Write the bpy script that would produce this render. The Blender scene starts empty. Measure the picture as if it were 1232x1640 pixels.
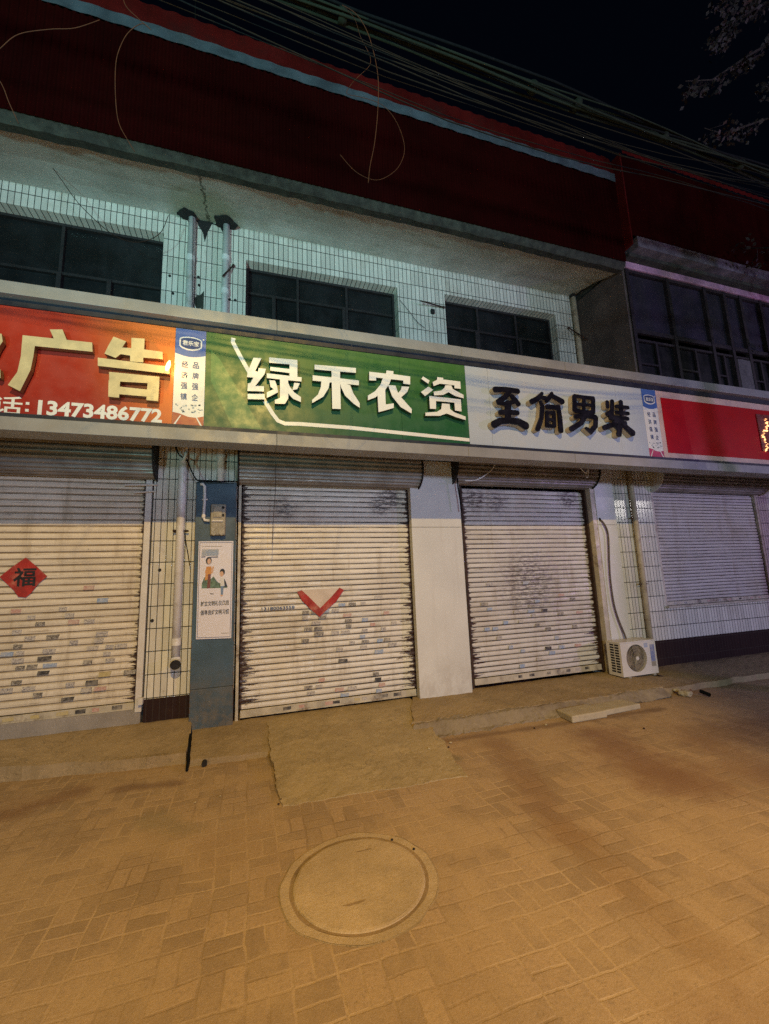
import bpy, math, random
from mathutils import Vector, noise as mnoise
from mathutils.geometry import tessellate_polygon
random.seed(7)
sc = bpy.context.scene
col = sc.collection
# ------------------------------------------------------------------ camera
F = 674.0; CX, CY = 616.0, 820.0; CAMH = 1.6
YAW, PIT, ROL = math.radians(17.87), math.radians(8.97), math.radians(-2.18)
fw = Vector((math.sin(YAW)*math.cos(PIT), math.cos(YAW)*math.cos(PIT), math.sin(PIT)))
rr = Vector((math.cos(YAW), -math.sin(YAW), 0)); uu = rr.cross(fw)
R_ = math.cos(ROL)*rr + math.sin(ROL)*uu
U_ = -math.sin(ROL)*rr + math.cos(ROL)*uu
from mathutils import Matrix
cam = bpy.data.objects.new('camera', bpy.data.cameras.new('camera')); col.objects.link(cam)
m3 = Matrix((R_, U_, -fw)).transposed()
cam.matrix_world = Matrix.Translation((0, 0, CAMH)) @ m3.to_4x4()
cam.data.sensor_fit = 'VERTICAL'; cam.data.sensor_height = 36.0
cam.data.lens = F/1640*36.0
cam.data.clip_start = 0.05; cam.data.clip_end = 500
sc.camera = cam
def at(px, py, Y):
    """point where the sight line of a pixel of the 1232x1640 photo meets the plane y = Y (used as a tape measure)"""
    d = (px-CX)/F*R_ - (py-CY)/F*U_ + fw
    d = d*(Y/d.y)
    return Vector((d.x, Y, d.z+CAMH))
def gz(px, py, z):
    d = (px-CX)/F*R_ - (py-CY)/F*U_ + fw
    d = d*((z-CAMH)/d.z)
    return Vector((d.x, d.y, z))
# ------------------------------------------------------------------ world, lamps, exposure
w = bpy.data.worlds.new('World'); sc.world = w; w.use_nodes = True
bg = w.node_tree.nodes['Background']; bg.inputs[0].default_value = (0.10, 0.17, 0.42, 1); bg.inputs[1].default_value = 0.006
sc.view_settings.view_transform = 'Standard'; sc.view_settings.look = 'None'
sc.cycles.use_denoising = False   # keep the fine grain of a night photograph
sc.cycles.sample_clamp_indirect = 2.0; sc.cycles.sample_clamp_direct = 12.0
sc.view_settings.exposure = 0.0; sc.view_settings.gamma = 1.0
def lamp(name, kind, loc, target, power, color, radius=.05, angle=None, blend=.3):
    d = bpy.data.lights.new(name, kind); d.energy = power; d.color = color; d.shadow_soft_size = radius
    if kind == 'SPOT': d.spot_size = math.radians(angle); d.spot_blend = blend
    o = bpy.data.objects.new(name, d); col.objects.link(o); o.location = loc
    o.rotation_euler = (Vector(target)-Vector(loc)).to_track_quat('-Z', 'Y').to_euler()
    return o
# sodium street lamp behind the camera (pole built below, with unseen plates added to cut the beam off just above the signs)
LP = (-0.1, -3.4, 6.9)
lamp('street_lamp_light', 'SPOT', LP, (-0.1, 1.6, 0.0), 2350, (1.0, .66, .20), .05, 150, .15)
# second sodium lamp, lower down to the right, that pools on the near paving
lamp('street_lamp_light', 'SPOT', (2.9, -2.1, 5.4), (1.9, .7, 0.0), 780, (1.0, .53, .11), .12, 84, .9)
# white-green shop light across the street, to the left
lamp('shop_light_green', 'SPOT', (-4.0, -5.0, .9), (.3, 5.5, 7.5), 3600, (.38, .88, .90), .35, 46, 1.0)
# cool white-blue shop light straight across the street
lamp('shop_light_blue', 'POINT', (1.5, -7.5, 2.6), (3, 5, 4), 2000, (.56, .74, 1.0), .4)
# blue-violet neon further down the street, to the right
lamp('neon_light_violet', 'POINT', (13.0, -3.5, 2.8), (8, 5, 4), 1100, (.52, .36, .88), .4)
# small white shop lamp far down the street; it glints in the glazed tiles
lamp('shop_light_white', 'POINT', (16.2, -3.6, 4.4), (0, 0, 0), 260, (1.0, .93, .86), .06)
# ------------------------------------------------------------------ materials
class G:
    def __init__(s, name):
        s.m = bpy.data.materials.new(name); s.m.use_nodes = True; s.t = s.m.node_tree
        s.p = s.t.nodes['Principled BSDF']; s.geo = s.t.nodes.new('ShaderNodeNewGeometry')
        s.pos = s.geo.outputs['Position']
        sp = s.t.nodes.new('ShaderNodeSeparateXYZ'); s.t.links.new(s.pos, sp.inputs[0]); s.x, s.y, s.z = sp.outputs
    def _in(s, sock, v):
        if v is None: return
        if hasattr(v, 'links') or isinstance(v, bpy.types.NodeSocket): s.t.links.new(v, sock)
        else:
            try: sock.default_value = v
            except Exception: sock.default_value = (*v, 1) if len(v) == 3 else v
    def m_(s, op, a, b=None, c=None, clamp=False):
        n = s.t.nodes.new('ShaderNodeMath'); n.operation = op; n.use_clamp = clamp
        for i, v in enumerate((a, b, c)): s._in(n.inputs[i], v)
        return n.outputs[0]
    def noise(s, scale, detail=4, rough=.6, vec=None, dist=0, stretch=None):
        n = s.t.nodes.new('ShaderNodeTexNoise'); n.inputs['Scale'].default_value = scale
        n.inputs['Detail'].default_value = detail; n.inputs['Roughness'].default_value = rough; n.inputs['Distortion'].default_value = dist
        v = vec or s.pos
        if stretch:
            mp = s.t.nodes.new('ShaderNodeMapping'); mp.inputs['Scale'].default_value = stretch; s.t.links.new(v, mp.inputs[0]); v = mp.outputs[0]
        s.t.links.new(v, n.inputs['Vector']); return n.outputs['Fac']
    def white(s, a, b):
        c = s.t.nodes.new('ShaderNodeCombineXYZ'); s._in(c.inputs[0], a); s._in(c.inputs[1], b)
        n = s.t.nodes.new('ShaderNodeTexWhiteNoise'); n.noise_dimensions = '2D'; s.t.links.new(c.outputs[0], n.inputs['Vector']); return n.outputs['Value']
    def rng(s, v, a, b, c=0., d=1., smooth=True):
        n = s.t.nodes.new('ShaderNodeMapRange'); n.interpolation_type = 'SMOOTHSTEP' if smooth else 'LINEAR'
        s._in(n.inputs[0], v)
        for i, q in enumerate((a, b, c, d)): s._in(n.inputs[i+1], q)
        return n.outputs[0]
    def mix(s, f, a, b, blend='MIX'):
        n = s.t.nodes.new('ShaderNodeMix'); n.data_type = 'RGBA'; n.blend_type = blend
        s._in(n.inputs[0], f); s._in(n.inputs[6], a); s._in(n.inputs[7], b); return n.outputs[2]
    def bump(s, h, strength=.3, dist=.01):
        n = s.t.nodes.new('ShaderNodeBump'); n.inputs['Strength'].default_value = strength; n.inputs['Distance'].default_value = dist
        s.t.links.new(h, n.inputs['Height']); s.t.links.new(n.outputs[0], s.p.inputs['Normal'])
    def out(s, color=None, rough=None, metal=None, spec=None):
        s._in(s.p.inputs['Base Color'], color); s._in(s.p.inputs['Roughness'], rough); s._in(s.p.inputs['Metallic'], metal)
        if spec is not None: s.p.inputs['Specular IOR Level'].default_value = spec
        return s.m
def c4(c): return (c[0], c[1], c[2], 1)
def sc_(c, k): return (c[0]*k, c[1]*k, c[2]*k, 1)
def plain(name, c, rough=.6, metal=0., var=.35, vs=4., bump=.15, bs=60, dirt=None, dirtamt=.5, spec=None, ds=2.2):
    g = G(name)
    n = g.rng(g.noise(vs, 5), .3, .7)
    k = g.mix(n, sc_(c, 1-var), c4(c))
    if dirt:
        n2 = g.rng(g.noise(ds, 7, .7), .5, .72, 0, dirtamt); k = g.mix(n2, k, c4(dirt))
    if bump: g.bump(g.noise(bs, 4), bump, .004)
    rg = g.rng(g.noise(vs*2.3, 4), .3, .7, max(.05, rough-.1), min(1, rough+.12))
    return g.out(k, rg, metal, spec)
PX, PZ = .0672, .2495
def tilemat(name, c, grout, zph=0., gw=.0042, gh=.0055, stain=(.16,.11,.05), rough=.28, spec=None):
    g = G(name)
    nx = g.t.nodes.new('ShaderNodeSeparateXYZ'); g.t.links.new(g.geo.outputs['Normal'], nx.inputs[0])
    u = g.m_('ADD', g.x, g.m_('MULTIPLY', g.y, g.m_('ABSOLUTE', nx.outputs[0])))
    u = g.m_('DIVIDE', u, PX); v = g.m_('DIVIDE', g.m_('SUBTRACT', g.z, zph), PZ)
    fu, fv = g.m_('FRACT', g.m_('ADD', u, 1000.)), g.m_('FRACT', g.m_('ADD', v, 1000.))
    du = g.m_('MULTIPLY', g.m_('MINIMUM', fu, g.m_('SUBTRACT', 1., fu)), PX)
    dv = g.m_('MULTIPLY', g.m_('MINIMUM', fv, g.m_('SUBTRACT', 1., fv)), PZ)
    # horizontal joints do not exist on faces seen from below
    dv = g.m_('ADD', dv, g.m_('MULTIPLY', g.m_('ABSOLUTE', nx.outputs[2]), 1.))
    ju = g.rng(du, gw*.6, gw*1.25); jv = g.rng(dv, gh*.6, gh*1.2)
    t = g.m_('MULTIPLY', ju, jv)
    rnd = g.white(g.m_('FLOOR', u), g.m_('FLOOR', v))
    k = g.mix(rnd, sc_(c, .80), c4(c))
    k = g.mix(g.rng(g.noise(14, 5, .7, stretch=(1, 1, .35)), .55, .75, 0, .35), k, c4(stain))
    k = g.mix(g.rng(g.noise(.9, 6, .7), .5, .75, 0, .45), k, sc_(stain, 1.4))
    k = g.mix(t, g.mix(g.noise(6, 3), sc_(grout, .5), c4(grout)), k)
    hh = g.m_('ADD', t, g.m_('MULTIPLY', g.m_('MULTIPLY', rnd, g.m_('ADD', fu, g.m_('MULTIPLY', fv, 2.))), .25))
    hh = g.m_('ADD', hh, g.m_('MULTIPLY', g.noise(9, 2), .35))
    g.bump(hh, .5, .004)
    return g.out(k, g.rng(t, 0., 1., .9, rough), 0., spec)
ZPH = at(268, 1078, 5.5).z
M = {}
M['tile'] = tilemat('cream_wall_tile', (.68, .66, .56), (.022, .026, .02), ZPH, rough=.16)
M['tile_dark'] = tilemat('maroon_wall_tile', (.028, .014, .012), (.075, .06, .05), ZPH, gw=.0025, gh=.003, stain=(.05,.03,.02), rough=.7, spec=.12)
def shuttermat(name, x0, x1, z0, pitch, c=(.62, .58, .48), rust=1., smudge=(), joint=(.045, .03, .018)):
    g = G(name)
    v = g.m_('DIVIDE', g.m_('SUBTRACT', g.z, z0), pitch); fv = g.m_('FRACT', g.m_('ADD', v, 100.))
    row = g.white(g.m_('FLOOR', v), 3.)
    vert = g.rng(g.noise(2.4, 7, .75, stretch=(2.6, 1, .35)), .50, .74, 0, .55)
    k = g.mix(row, sc_(c, .86), c4(c))
    k = g.mix(g.rng(g.noise(1.6, 5, .65), .4, .75, 0, .35), k, (.36, .29, .17, 1))
    k = g.mix(vert, k, (.30, .235, .14, 1))
    k = g.mix(g.rng(g.noise(40, 3, .6, stretch=(.8, 1, .6)), .72, .75, 0, .6), k, (.03, .022, .015, 1))
    # long thin horizontal scratches and grime that collects in the joints
    hs = g.noise(30, 5, .75, stretch=(.10, 1, 1.6))
    k = g.mix(g.rng(hs, .56, .70, 0, .7), k, (.15, .105, .06, 1))
    gl = g.rng(fv, .80, .93); gb = g.rng(fv, .12, .03)
    gn = g.rng(g.noise(5, 4, .7, stretch=(.5, 1, 5)), .25, .62, .35, 1.)
    k = g.mix(g.m_('MULTIPLY', g.m_('MAXIMUM', gl, g.m_('MULTIPLY', gb, .7)), gn), k, c4(joint))
    # flaking rust fingers growing in from both guide rails
    ed = g.m_('MINIMUM', g.m_('SUBTRACT', g.x, x0), g.m_('SUBTRACT', x1, g.x))
    reach = g.m_('MULTIPLY', g.rng(g.noise(9, 5, .8, stretch=(.25, 1, 2.2)), .42, .8, .0, .34), rust)
    low = g.rng(g.z, 1.6, .1, .35, 1.15)
    reach = g.m_('ADD', g.m_('MULTIPLY', g.m_('MULTIPLY', reach, low), g.rng(fv, .75, .05, 1.6, .6)), .018*rust)
    rm = g.rng(g.m_('SUBTRACT', ed, reach), .012, -.004)
    rc = g.mix(g.noise(25, 4), (.012, .008, .006, 1), (.075, .03, .012, 1))
    k = g.mix(rm, k, rc)
    for sx, sz, sr, sa in smudge:
        dx = g.m_('SUBTRACT', g.x, sx); dz = g.m_('SUBTRACT', g.z, sz)
        dd = g.m_('SQRT', g.m_('ADD', g.m_('MULTIPLY', dx, dx), g.m_('MULTIPLY', dz, dz)))
        sm = g.m_('MULTIPLY', g.rng(dd, sr, sr*.15), g.rng(g.noise(26, 5, .8, stretch=(.35, 1, 1.4)), .42, .6, 0, sa))
        k = g.mix(sm, k, (.10, .08, .07, 1))
    g.bump(g.noise(35, 4, .6, stretch=(.4, 1, 1)), .25, .004)
    return g.out(k, g.rng(g.noise(7, 4), .3, .7, .38, .6), .05)
def paver():
    g = G('worn_paving_block'); c = .192
    # slight wander so that the courses are not ruler-straight
    wx = g.m_('MULTIPLY', g.m_('SUBTRACT', g.noise(1.9, 4), .5), .07); wy = g.m_('MULTIPLY', g.m_('SUBTRACT', g.noise(2.3, 4, dist=.4), .5), .07)
    X = g.m_('DIVIDE', g.m_('ADD', g.m_('ADD', g.x, wx), 100*c), c); Y = g.m_('DIVIDE', g.m_('ADD', g.m_('ADD', g.y, wy), 100*c), c)
    fx, fy = g.m_('FRACT', X), g.m_('FRACT', Y); ix, iy = g.m_('FLOOR', X), g.m_('FLOOR', Y)
    par = g.m_('MODULO', g.m_('ADD', ix, iy), 2.)
    hx, hy = g.m_('FRACT', g.m_('MULTIPLY', fx, 2.)), g.m_('FRACT', g.m_('MULTIPLY', fy, 2.))
    def edge(f, L): return g.m_('MULTIPLY', g.m_('MINIMUM', f, g.m_('SUBTRACT', 1., f)), L)
    ex = g.m_('ADD', g.m_('MULTIPLY', par, edge(fx, c)), g.m_('MULTIPLY', g.m_('SUBTRACT', 1., par), edge(hx, c/2)))
    ey = g.m_('ADD', g.m_('MULTIPLY', par, edge(hy, c/2)), g.m_('MULTIPLY', g.m_('SUBTRACT', 1., par), edge(fy, c)))
    d = g.m_('ADD', g.m_('MINIMUM', ex, ey), g.m_('MULTIPLY', g.m_('SUBTRACT', g.noise(40, 4), .5), .006))
    bx = g.m_('ADD', g.m_('MULTIPLY', ix, 2.), g.m_('MULTIPLY', g.m_('SUBTRACT', 1., par), g.m_('FLOOR', g.m_('MULTIPLY', fx, 2.))))
    by = g.m_('ADD', g.m_('MULTIPLY', iy, 2.), g.m_('MULTIPLY', par, g.m_('FLOOR', g.m_('MULTIPLY', fy, 2.))))
    r = g.white(bx, by)
    brick = g.mix(g.rng(r, .1, 1.), (.30, .21, .12, 1), (.43, .30, .17, 1))
    brick = g.mix(g.rng(g.noise(55, 5, .75), .35, .7, 0, .6), brick, (.27, .195, .115, 1))
    joint = g.rng(d, .0035, .0085)
    # sand drifts over the blocks and hides whole courses
    sand = g.rng(g.m_('ADD', g.noise(1.1, 7, .7), g.m_('MULTIPLY', g.m_('SUBTRACT', g.noise(24, 4, .7), .5), .22)), .41, .62, .06, .84)
    jc = g.mix(g.rng(g.noise(1.7, 4), .4, .6), (.46, .33, .185, 1), (.27, .185, .10, 1))
    k = g.mix(joint, jc, brick)
    k = g.mix(sand, k, (.43, .305, .165, 1))
    # darker reddish stains and patches, long diagonal bands and the dirt line at the foot of the kerbs
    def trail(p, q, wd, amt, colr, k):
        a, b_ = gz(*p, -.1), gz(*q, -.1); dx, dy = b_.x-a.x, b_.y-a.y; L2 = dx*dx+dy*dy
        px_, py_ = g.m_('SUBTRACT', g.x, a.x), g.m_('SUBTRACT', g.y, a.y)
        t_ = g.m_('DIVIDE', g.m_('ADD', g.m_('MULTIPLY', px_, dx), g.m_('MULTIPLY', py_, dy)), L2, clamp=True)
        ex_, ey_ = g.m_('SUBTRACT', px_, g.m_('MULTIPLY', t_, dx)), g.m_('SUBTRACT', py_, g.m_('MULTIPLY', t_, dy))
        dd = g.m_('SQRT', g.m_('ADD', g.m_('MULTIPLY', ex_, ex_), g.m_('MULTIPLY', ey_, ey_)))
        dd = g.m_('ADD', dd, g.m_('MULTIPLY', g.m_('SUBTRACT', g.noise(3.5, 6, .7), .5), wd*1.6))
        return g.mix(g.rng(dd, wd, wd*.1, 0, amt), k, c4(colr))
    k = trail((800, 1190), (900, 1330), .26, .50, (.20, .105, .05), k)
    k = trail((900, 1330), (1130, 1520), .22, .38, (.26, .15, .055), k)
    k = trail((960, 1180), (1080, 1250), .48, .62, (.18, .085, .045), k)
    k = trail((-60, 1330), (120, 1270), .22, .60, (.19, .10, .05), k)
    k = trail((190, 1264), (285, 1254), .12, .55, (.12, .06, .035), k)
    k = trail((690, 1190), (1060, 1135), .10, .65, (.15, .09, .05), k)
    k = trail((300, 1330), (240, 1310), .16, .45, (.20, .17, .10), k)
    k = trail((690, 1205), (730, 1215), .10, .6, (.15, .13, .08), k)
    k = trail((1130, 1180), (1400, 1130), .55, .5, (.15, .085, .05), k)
    k = g.mix(g.rng(g.noise(.55, 6, .62), .52, .70, 0, .62), k, (.19, .10, .05, 1))
    k = g.mix(g.rng(g.noise(48, 5, .85), .52, .68, 0, .5), k, (.15, .11, .065, 1))
    k = g.mix(g.rng(g.noise(70, 4, .8, dist=.3), .56, .72, 0, .45), k, (.56, .42, .25, 1))
    h = g.m_('ADD', g.m_('MULTIPLY', g.m_('MULTIPLY', joint, .55), g.m_('SUBTRACT', 1., g.m_('MULTIPLY', sand, .8))), g.m_('MULTIPLY', g.noise(60, 6, .8), 1.1))
    g.bump(h, .6, .006)
    return g.out(k, g.rng(g.noise(3, 4), .35, .65, .62, .9), 0., .35)
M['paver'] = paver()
def concrete(name, c, d1, crack=True):
    g = G(name)
    k = g.mix(g.rng(g.noise(2.2, 7, .7), .3, .72), sc_(c, .72), c4(c))
    k = g.mix(g.rng(g.noise(60, 5, .8), .45, .75, 0, .55), k, sc_(c, .5))
    k = g.mix(g.rng(g.noise(11, 6, .75), .5, .7, 0, .35), k, sc_(c, .62))
    k = g.mix(g.rng(g.noise(.9, 6, .7), .5, .68, 0, .6), k, c4(d1))
    if crack:
        cr = g.noise(1.5, 8, .75, dist=.6); cm = g.rng(g.m_('ABSOLUTE', g.m_('SUBTRACT', cr, .47)), .0045, .0012, 0, .75)
        k = g.mix(cm, k, (.05, .04, .025, 1))
    g.bump(g.noise(38, 7, .8), .85, .008)
    return g.out(k, .85, 0., .3)
M['conc'] = concrete('dusty_concrete', (.40, .30, .165), (.25, .18, .10))
M['conc_ramp'] = concrete('smooth_ramp_concrete', (.45, .35, .19), (.33, .245, .13))
M['conc_grey'] = concrete('grey_concrete', (.34, .31, .27), (.22, .18, .13), False)
M['kerb'] = concrete('broken_concrete_edge', (.30, .245, .165), (.10, .07, .045), False)
M['slab'] = concrete('pale_paving_slab', (.48, .42, .29), (.33, .27, .18), False)
def soffit():
    g = G('stained_plaster')
    k = g.mix(g.rng(g.noise(1.2, 7, .68), .35, .7), (.42, .43, .39, 1), (.58, .58, .54, 1))
    k = g.mix(g.rng(g.noise(2.6, 7, .75, stretch=(.5, 1.6, 1)), .52, .72, 0, .6), k, (.20, .16, .09, 1))
    # damp patch where the downpipes come through
    dx = g.m_('SUBTRACT', g.x, -.6); dy = g.m_('SUBTRACT', g.y, 5.25)
    dd = g.m_('SQRT', g.m_('ADD', g.m_('MULTIPLY', dx, dx), g.m_('MULTIPLY', dy, dy)))
    k = g.mix(g.m_('MULTIPLY', g.rng(g.m_('ADD', dd, g.m_('MULTIPLY', g.noise(5, 5, .7), .5)), .85, .45), .5), k, (.20, .21, .07, 1))
    k = g.mix(g.rng(g.m_('ADD', g.m_('ABSOLUTE', g.m_('ADD', dx, g.m_('MULTIPLY', g.m_('SUBTRACT', g.noise(6, 5, .8), .5), .25))), 0.), .022, .004, 0, .8), k, (.03, .03, .015, 1))
    g.bump(g.noise(25, 6, .75), .5, .006)
    return g.out(k, .9, 0., .2)
M['soffit'] = soffit()
M['moss'] = plain('mossy_concrete_edge', (.045, .050, .034), .95, 0, .6, 8, .6, 40, (.02, .02, .015), .8)
M['red_clad'] = plain('dark_red_sheet', (.024, .002, .0015), .8, .0, .45, 1.2, .1, 30, (.02, .002, .002), .6, spec=.02)
M['red_cap'] = plain('red_ridge_sheet', (.10, .008, .006), .6, .0, .4, 1.5, .1, 30, (.05, .01, .008), .7, spec=.08)
M['strip'] = plain('pale_grey_sheet', (.08, .105, .115), .6, 0, .5, 3, .2, 30, (.06, .07, .07), .8)
M['blue'] = plain('blue_grey_panel', (.042, .082, .118), .5, .0, .3, 2, .1, 50, (.13, .12, .10), .4)
M['cream_panel'] = plain('cream_panel', (.55, .54, .47), .5, 0, .10, 1.2, .05, 20, (.40, .34, .24), .35, ds=1.2)
def panelmat():
    g = G('scuffed_cream_panel'); c = (.62, .62, .57)
    k = g.mix(g.rng(g.noise(1.0, 5, .6), .35, .7), sc_(c, .90), c4(c))
    low = g.rng(g.z, .75, .0); k = g.mix(g.m_('MULTIPLY', low, g.rng(g.noise(7, 6, .75, stretch=(1, 1, .6)), .35, .65, .02, .35)), k, (.24, .18, .11, 1))
    run = g.rng(g.noise(2.2, 6, .7, stretch=(4, 1, .18)), .52, .72, 0, .14); k = g.mix(run, k, (.30, .25, .17, 1))
    sc2 = g.rng(g.noise(16, 6, .85, dist=.8), .66, .70, 0, .6); k = g.mix(sc2, k, (.22, .18, .13, 1))
    g.bump(g.noise(3, 5, .6), .15, .01); return g.out(k, g.rng(g.noise(3, 5), .3, .7, .38, .6), 0.)
M['panel_scuffed'] = panelmat()
M['rail'] = plain('chipped_cream_rail', (.55, .50, .38), .5, .1, .3, 6, .2, 40, (.10, .05, .025), .85, ds=5)
M['rail_white'] = plain('white_painted_rail', (.66, .63, .56), .45, .1, .12, 3, .1, 40, (.3, .22, .14), .4, ds=5)
M['black'] = plain('black_recess', (.012, .011, .010), .8, 0, .4, 5, .1)
M['rust'] = plain('rusty_steel', (.06, .032, .02), .8, .3, .5, 12, .4, 60)
M['rolled'] = plain('rolled_steel', (.30, .28, .24), .42, .35, .35, 3, .1, 40, (.12, .08, .05), .5)
M['frame_brown'] = plain('brown_window_frame', (.018, .015, .014), .6, 0, .3, 8, .1)
M['frame_grey'] = plain('grey_window_frame', (.12, .12, .12), .5, .2, .3, 8, .1)
def glass(name, c, rough=.18, curtain=.3):
    g = G(name); k = g.mix(g.rng(g.noise(1.1, 5, .6, stretch=(1.5, 1, .5)), .4, .7, 0, curtain), c4(c), (.022, .024, .024, 1))
    g.bump(g.noise(3, 2), .05, .01); return g.out(k, g.rng(g.noise(4, 5), .3, .7, rough, rough+.25), 0., .3)
M['glass'] = glass('dusty_dark_glass', (.006, .007, .007), .35, .7)
M['glass_dim'] = glass('dusty_glass', (.030, .026, .040), .3, .7)
M['pvc'] = plain('white_plastic_pipe', (.74, .73, .68), .4, 0, .15, 3, .05, 30, (.30, .24, .15), .6, ds=4)
M['pvc_old'] = plain('stained_plastic_pipe', (.50, .42, .28), .5, 0, .3, 4, .1, 30, (.16, .09, .04), .8, ds=5)
M['mould'] = plain('painted_steel_moulding', (.26, .26, .25), .5, .1, .2, 2, .05, 30, (.2, .17, .12), .4)
M['navy'] = plain('dark_blue_backing', (.007, .011, .022), .5, 0, .3, 3, .05)  # darkened so the colour carries the black shadow beneath the top moulding
def signmat(name, lo, hi, zl, zh, wobble=.2, rough=.38, xs=None):
    """sign vinyl with light painted into its colour: shaded below, lit above"""
    g = G(name)
    t = g.m_('ADD', g.rng(g.z, zl, zh, 0, 1, False), g.m_('MULTIPLY', g.m_('SUBTRACT', g.noise(1.3, 3, .5), .5), wobble), clamp=True)
    k = g.mix(t, c4(lo), c4(hi))  # painted shading, darker towards the bottom of the sign
    if xs: k = g.mix(g.rng(g.m_('ADD', g.x, g.m_('MULTIPLY', g.z, .35)), xs[0], xs[1]), k, c4(xs[2]))  # orange glow of the lit bulb painted into the vinyl colour
    k = g.mix(g.rng(g.noise(5, 6, .7, stretch=(1, 1, .4)), .5, .8, 0, .25), k, sc_(lo, .6))
    g.bump(g.m_('ADD', g.noise(2.5, 2, .5), g.m_('MULTIPLY', g.noise(9, 5, .7, stretch=(1, 1, .5)), .35)), .22, .01)
    return g.out(k, g.rng(g.noise(6, 5), .3, .7, rough-.06, rough+.15), 0., .4)
M['s_red'] = signmat('orange_red_vinyl', (.24, .018, .010), (.32, .026, .012), 3.15, 4.2, .4, xs=(-.35, .75, (.62, .17, .03)))
M['s_green'] = signmat('green_vinyl', (.010, .075, .028), (.045, .125, .030), 3.2, 4.15, .5)
M['s_green2'] = signmat('pale_green_band', (.05, .14, .055), (.075, .19, .05), 3.2, 4.1, .3)
M['s_white'] = plain('cream_vinyl', (.365, .415, .465), .42, 0, .06, 1, .05, 3, (.45, .42, .36), .3)
M['s_dred'] = plain('deep_red_vinyl', (.46, .006, .008), .5, 0, .2, 1.4, .05, 5, spec=.15)
M['s_border'] = plain('faded_peach_border', (.66, .45, .34), .5, 0, .25, 3, .05, 8, (.5, .35, .4), .5)
M['s_blue'] = plain('print_blue', (.05, .12, .36), .4, 0, .15, 5, .03)
M['s_paper'] = plain('print_white', (.66, .66, .62), .4, 0, .1, 5, .03)
M['s_brick'] = plain('print_brick_red', (.42, .10, .05), .45, 0, .3, 6, .03)
M['s_mag'] = plain('print_crimson', (.45, .03, .10), .45, 0, .3, 6, .03)
M['ink_blue'] = plain('ink_blue', (.03, .06, .17), .5, 0, .1, 5, 0)
M['ink'] = plain('ink_black', (.012, .012, .014), .5, 0, .1, 5, 0)
M['gold'] = plain('cream_gold_letter', (.60, .52, .30), .35, .25, .15, 3, .03, 20)
M['gold_side'] = plain('gold_letter_side', (.22, .13, .05), .35, .6, .3, 3, .03, 20)
M['let_white'] = plain('white_letter', (.70, .69, .63), .4, 0, .08, 3, .03, 20)
M['let_side'] = plain('dark_letter_side', (.03, .05, .03), .5, 0, .2, 3, .03, 20)
M['let_black'] = plain('gloss_black_letter', (.008, .008, .014), .22, 0, .2, 4, .03, 20)
M['let_cream_side'] = plain('cream_letter_side', (.52, .43, .28), .35, .3, .15, 4, .03, 20)
M['paper_red'] = plain('faded_red_paper', (.40, .025, .018), .7, 0, .35, 9, .25, 30, (.55, .3, .2), .5, ds=6)
M['paper_pink'] = plain('bleached_paper', (.62, .54, .45), .75, 0, .2, 5, .2, 30)
M['poster'] = plain('pale_pink_poster', (.70, .68, .72), .35, 0, .05, 2, .02, 10)
M['skin'] = plain('print_skin', (.62, .40, .26), .5, 0, .05, 5, 0)
M['orange'] = plain('print_orange', (.60, .28, .07), .5, 0, .1, 15, 0)
M['brown'] = plain('print_brown', (.17, .05, .03), .5, 0, .1, 15, 0)
M['leafg'] = plain('print_green', (.14, .24, .15), .5, 0, .6, 30, 0)
M['jean'] = plain('print_blue_grey', (.16, .24, .38), .5, 0, .1, 15, 0)
M['meter'] = plain('grey_beige_casing', (.30, .27, .20), .45, 0, .15, 8, .05, 30, (.18, .13, .08), .4)
M['meter_win'] = plain('clear_meter_cover', (.40, .37, .28), .2, 0, .3, 20, .05)
M['ac'] = plain('off_white_enamel', (.62, .59, .51), .38, 0, .08, 3, .03, 20, (.36, .30, .2), .4)
M['ac_fan'] = plain('dusty_fan_blade', (.30, .24, .15), .6, 0, .6, 3, .1, 20)
M['wire_dark'] = plain('black_cable', (.008, .009, .009), .8, 0, .3, 20, 0, spec=.08)
M['wire_grey'] = plain('grey_green_cable', (.022, .028, .018), .8, 0, .3, 9, 0, spec=.08)
M['wire_orange'] = plain('orange_brown_wire', (.045, .023, .015), .8, 0, .3, 20, 0, spec=.1)
M['hose'] = plain('grey_tape_wrapped_hose', (.13, .10, .075), .8, 0, .5, 25, .6, 60)
M['rubble'] = plain('pale_rubble', (.50, .42, .25), .9, 0, .4, 20, .5, 40)
M['bark'] = plain('bark', (.035, .028, .022), .9, 0, .4, 12, .6, 30)
M['leaf'] = plain('dry_leaf', (.040, .036, .030), .7, 0, .5, 6, .1, 20, (.085, .035, .02), .7, ds=3)
M['iron'] = concrete('dusty_composite_cover', (.55, .42, .25), (.40, .29, .155), False)
M['silt'] = concrete('silt_filled_gap', (.36, .25, .13), (.07, .045, .025), False)
def emis(name, c, s):
    m = bpy.data.materials.new(name); m.use_nodes = True; p = m.node_tree.nodes['Principled BSDF']
    p.inputs['Base Color'].default_value = (*c, 1); p.inputs['Emission Color'].default_value = (*c, 1); p.inputs['Emission Strength'].default_value = s
    return m
M['led'] = emis('lit_amber_led', (1.0, .50, .12), 14)
M['led_small'] = emis('lit_led_dot', (1.0, .50, .20), 2.6)
def sticker_mat(name, c, ink, thr=.5):
    g = G(name); n = g.noise(1, 3, .8, stretch=(95, 1, 130))
    k = g.mix(g.rng(n, thr, thr+.06), c4(c), c4(ink)); k = g.mix(g.rng(g.noise(9, 4, .7), .4, .7, 0, .5), k, (.52, .47, .37, 1))
    return g.out(k, .55, 0.)
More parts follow.
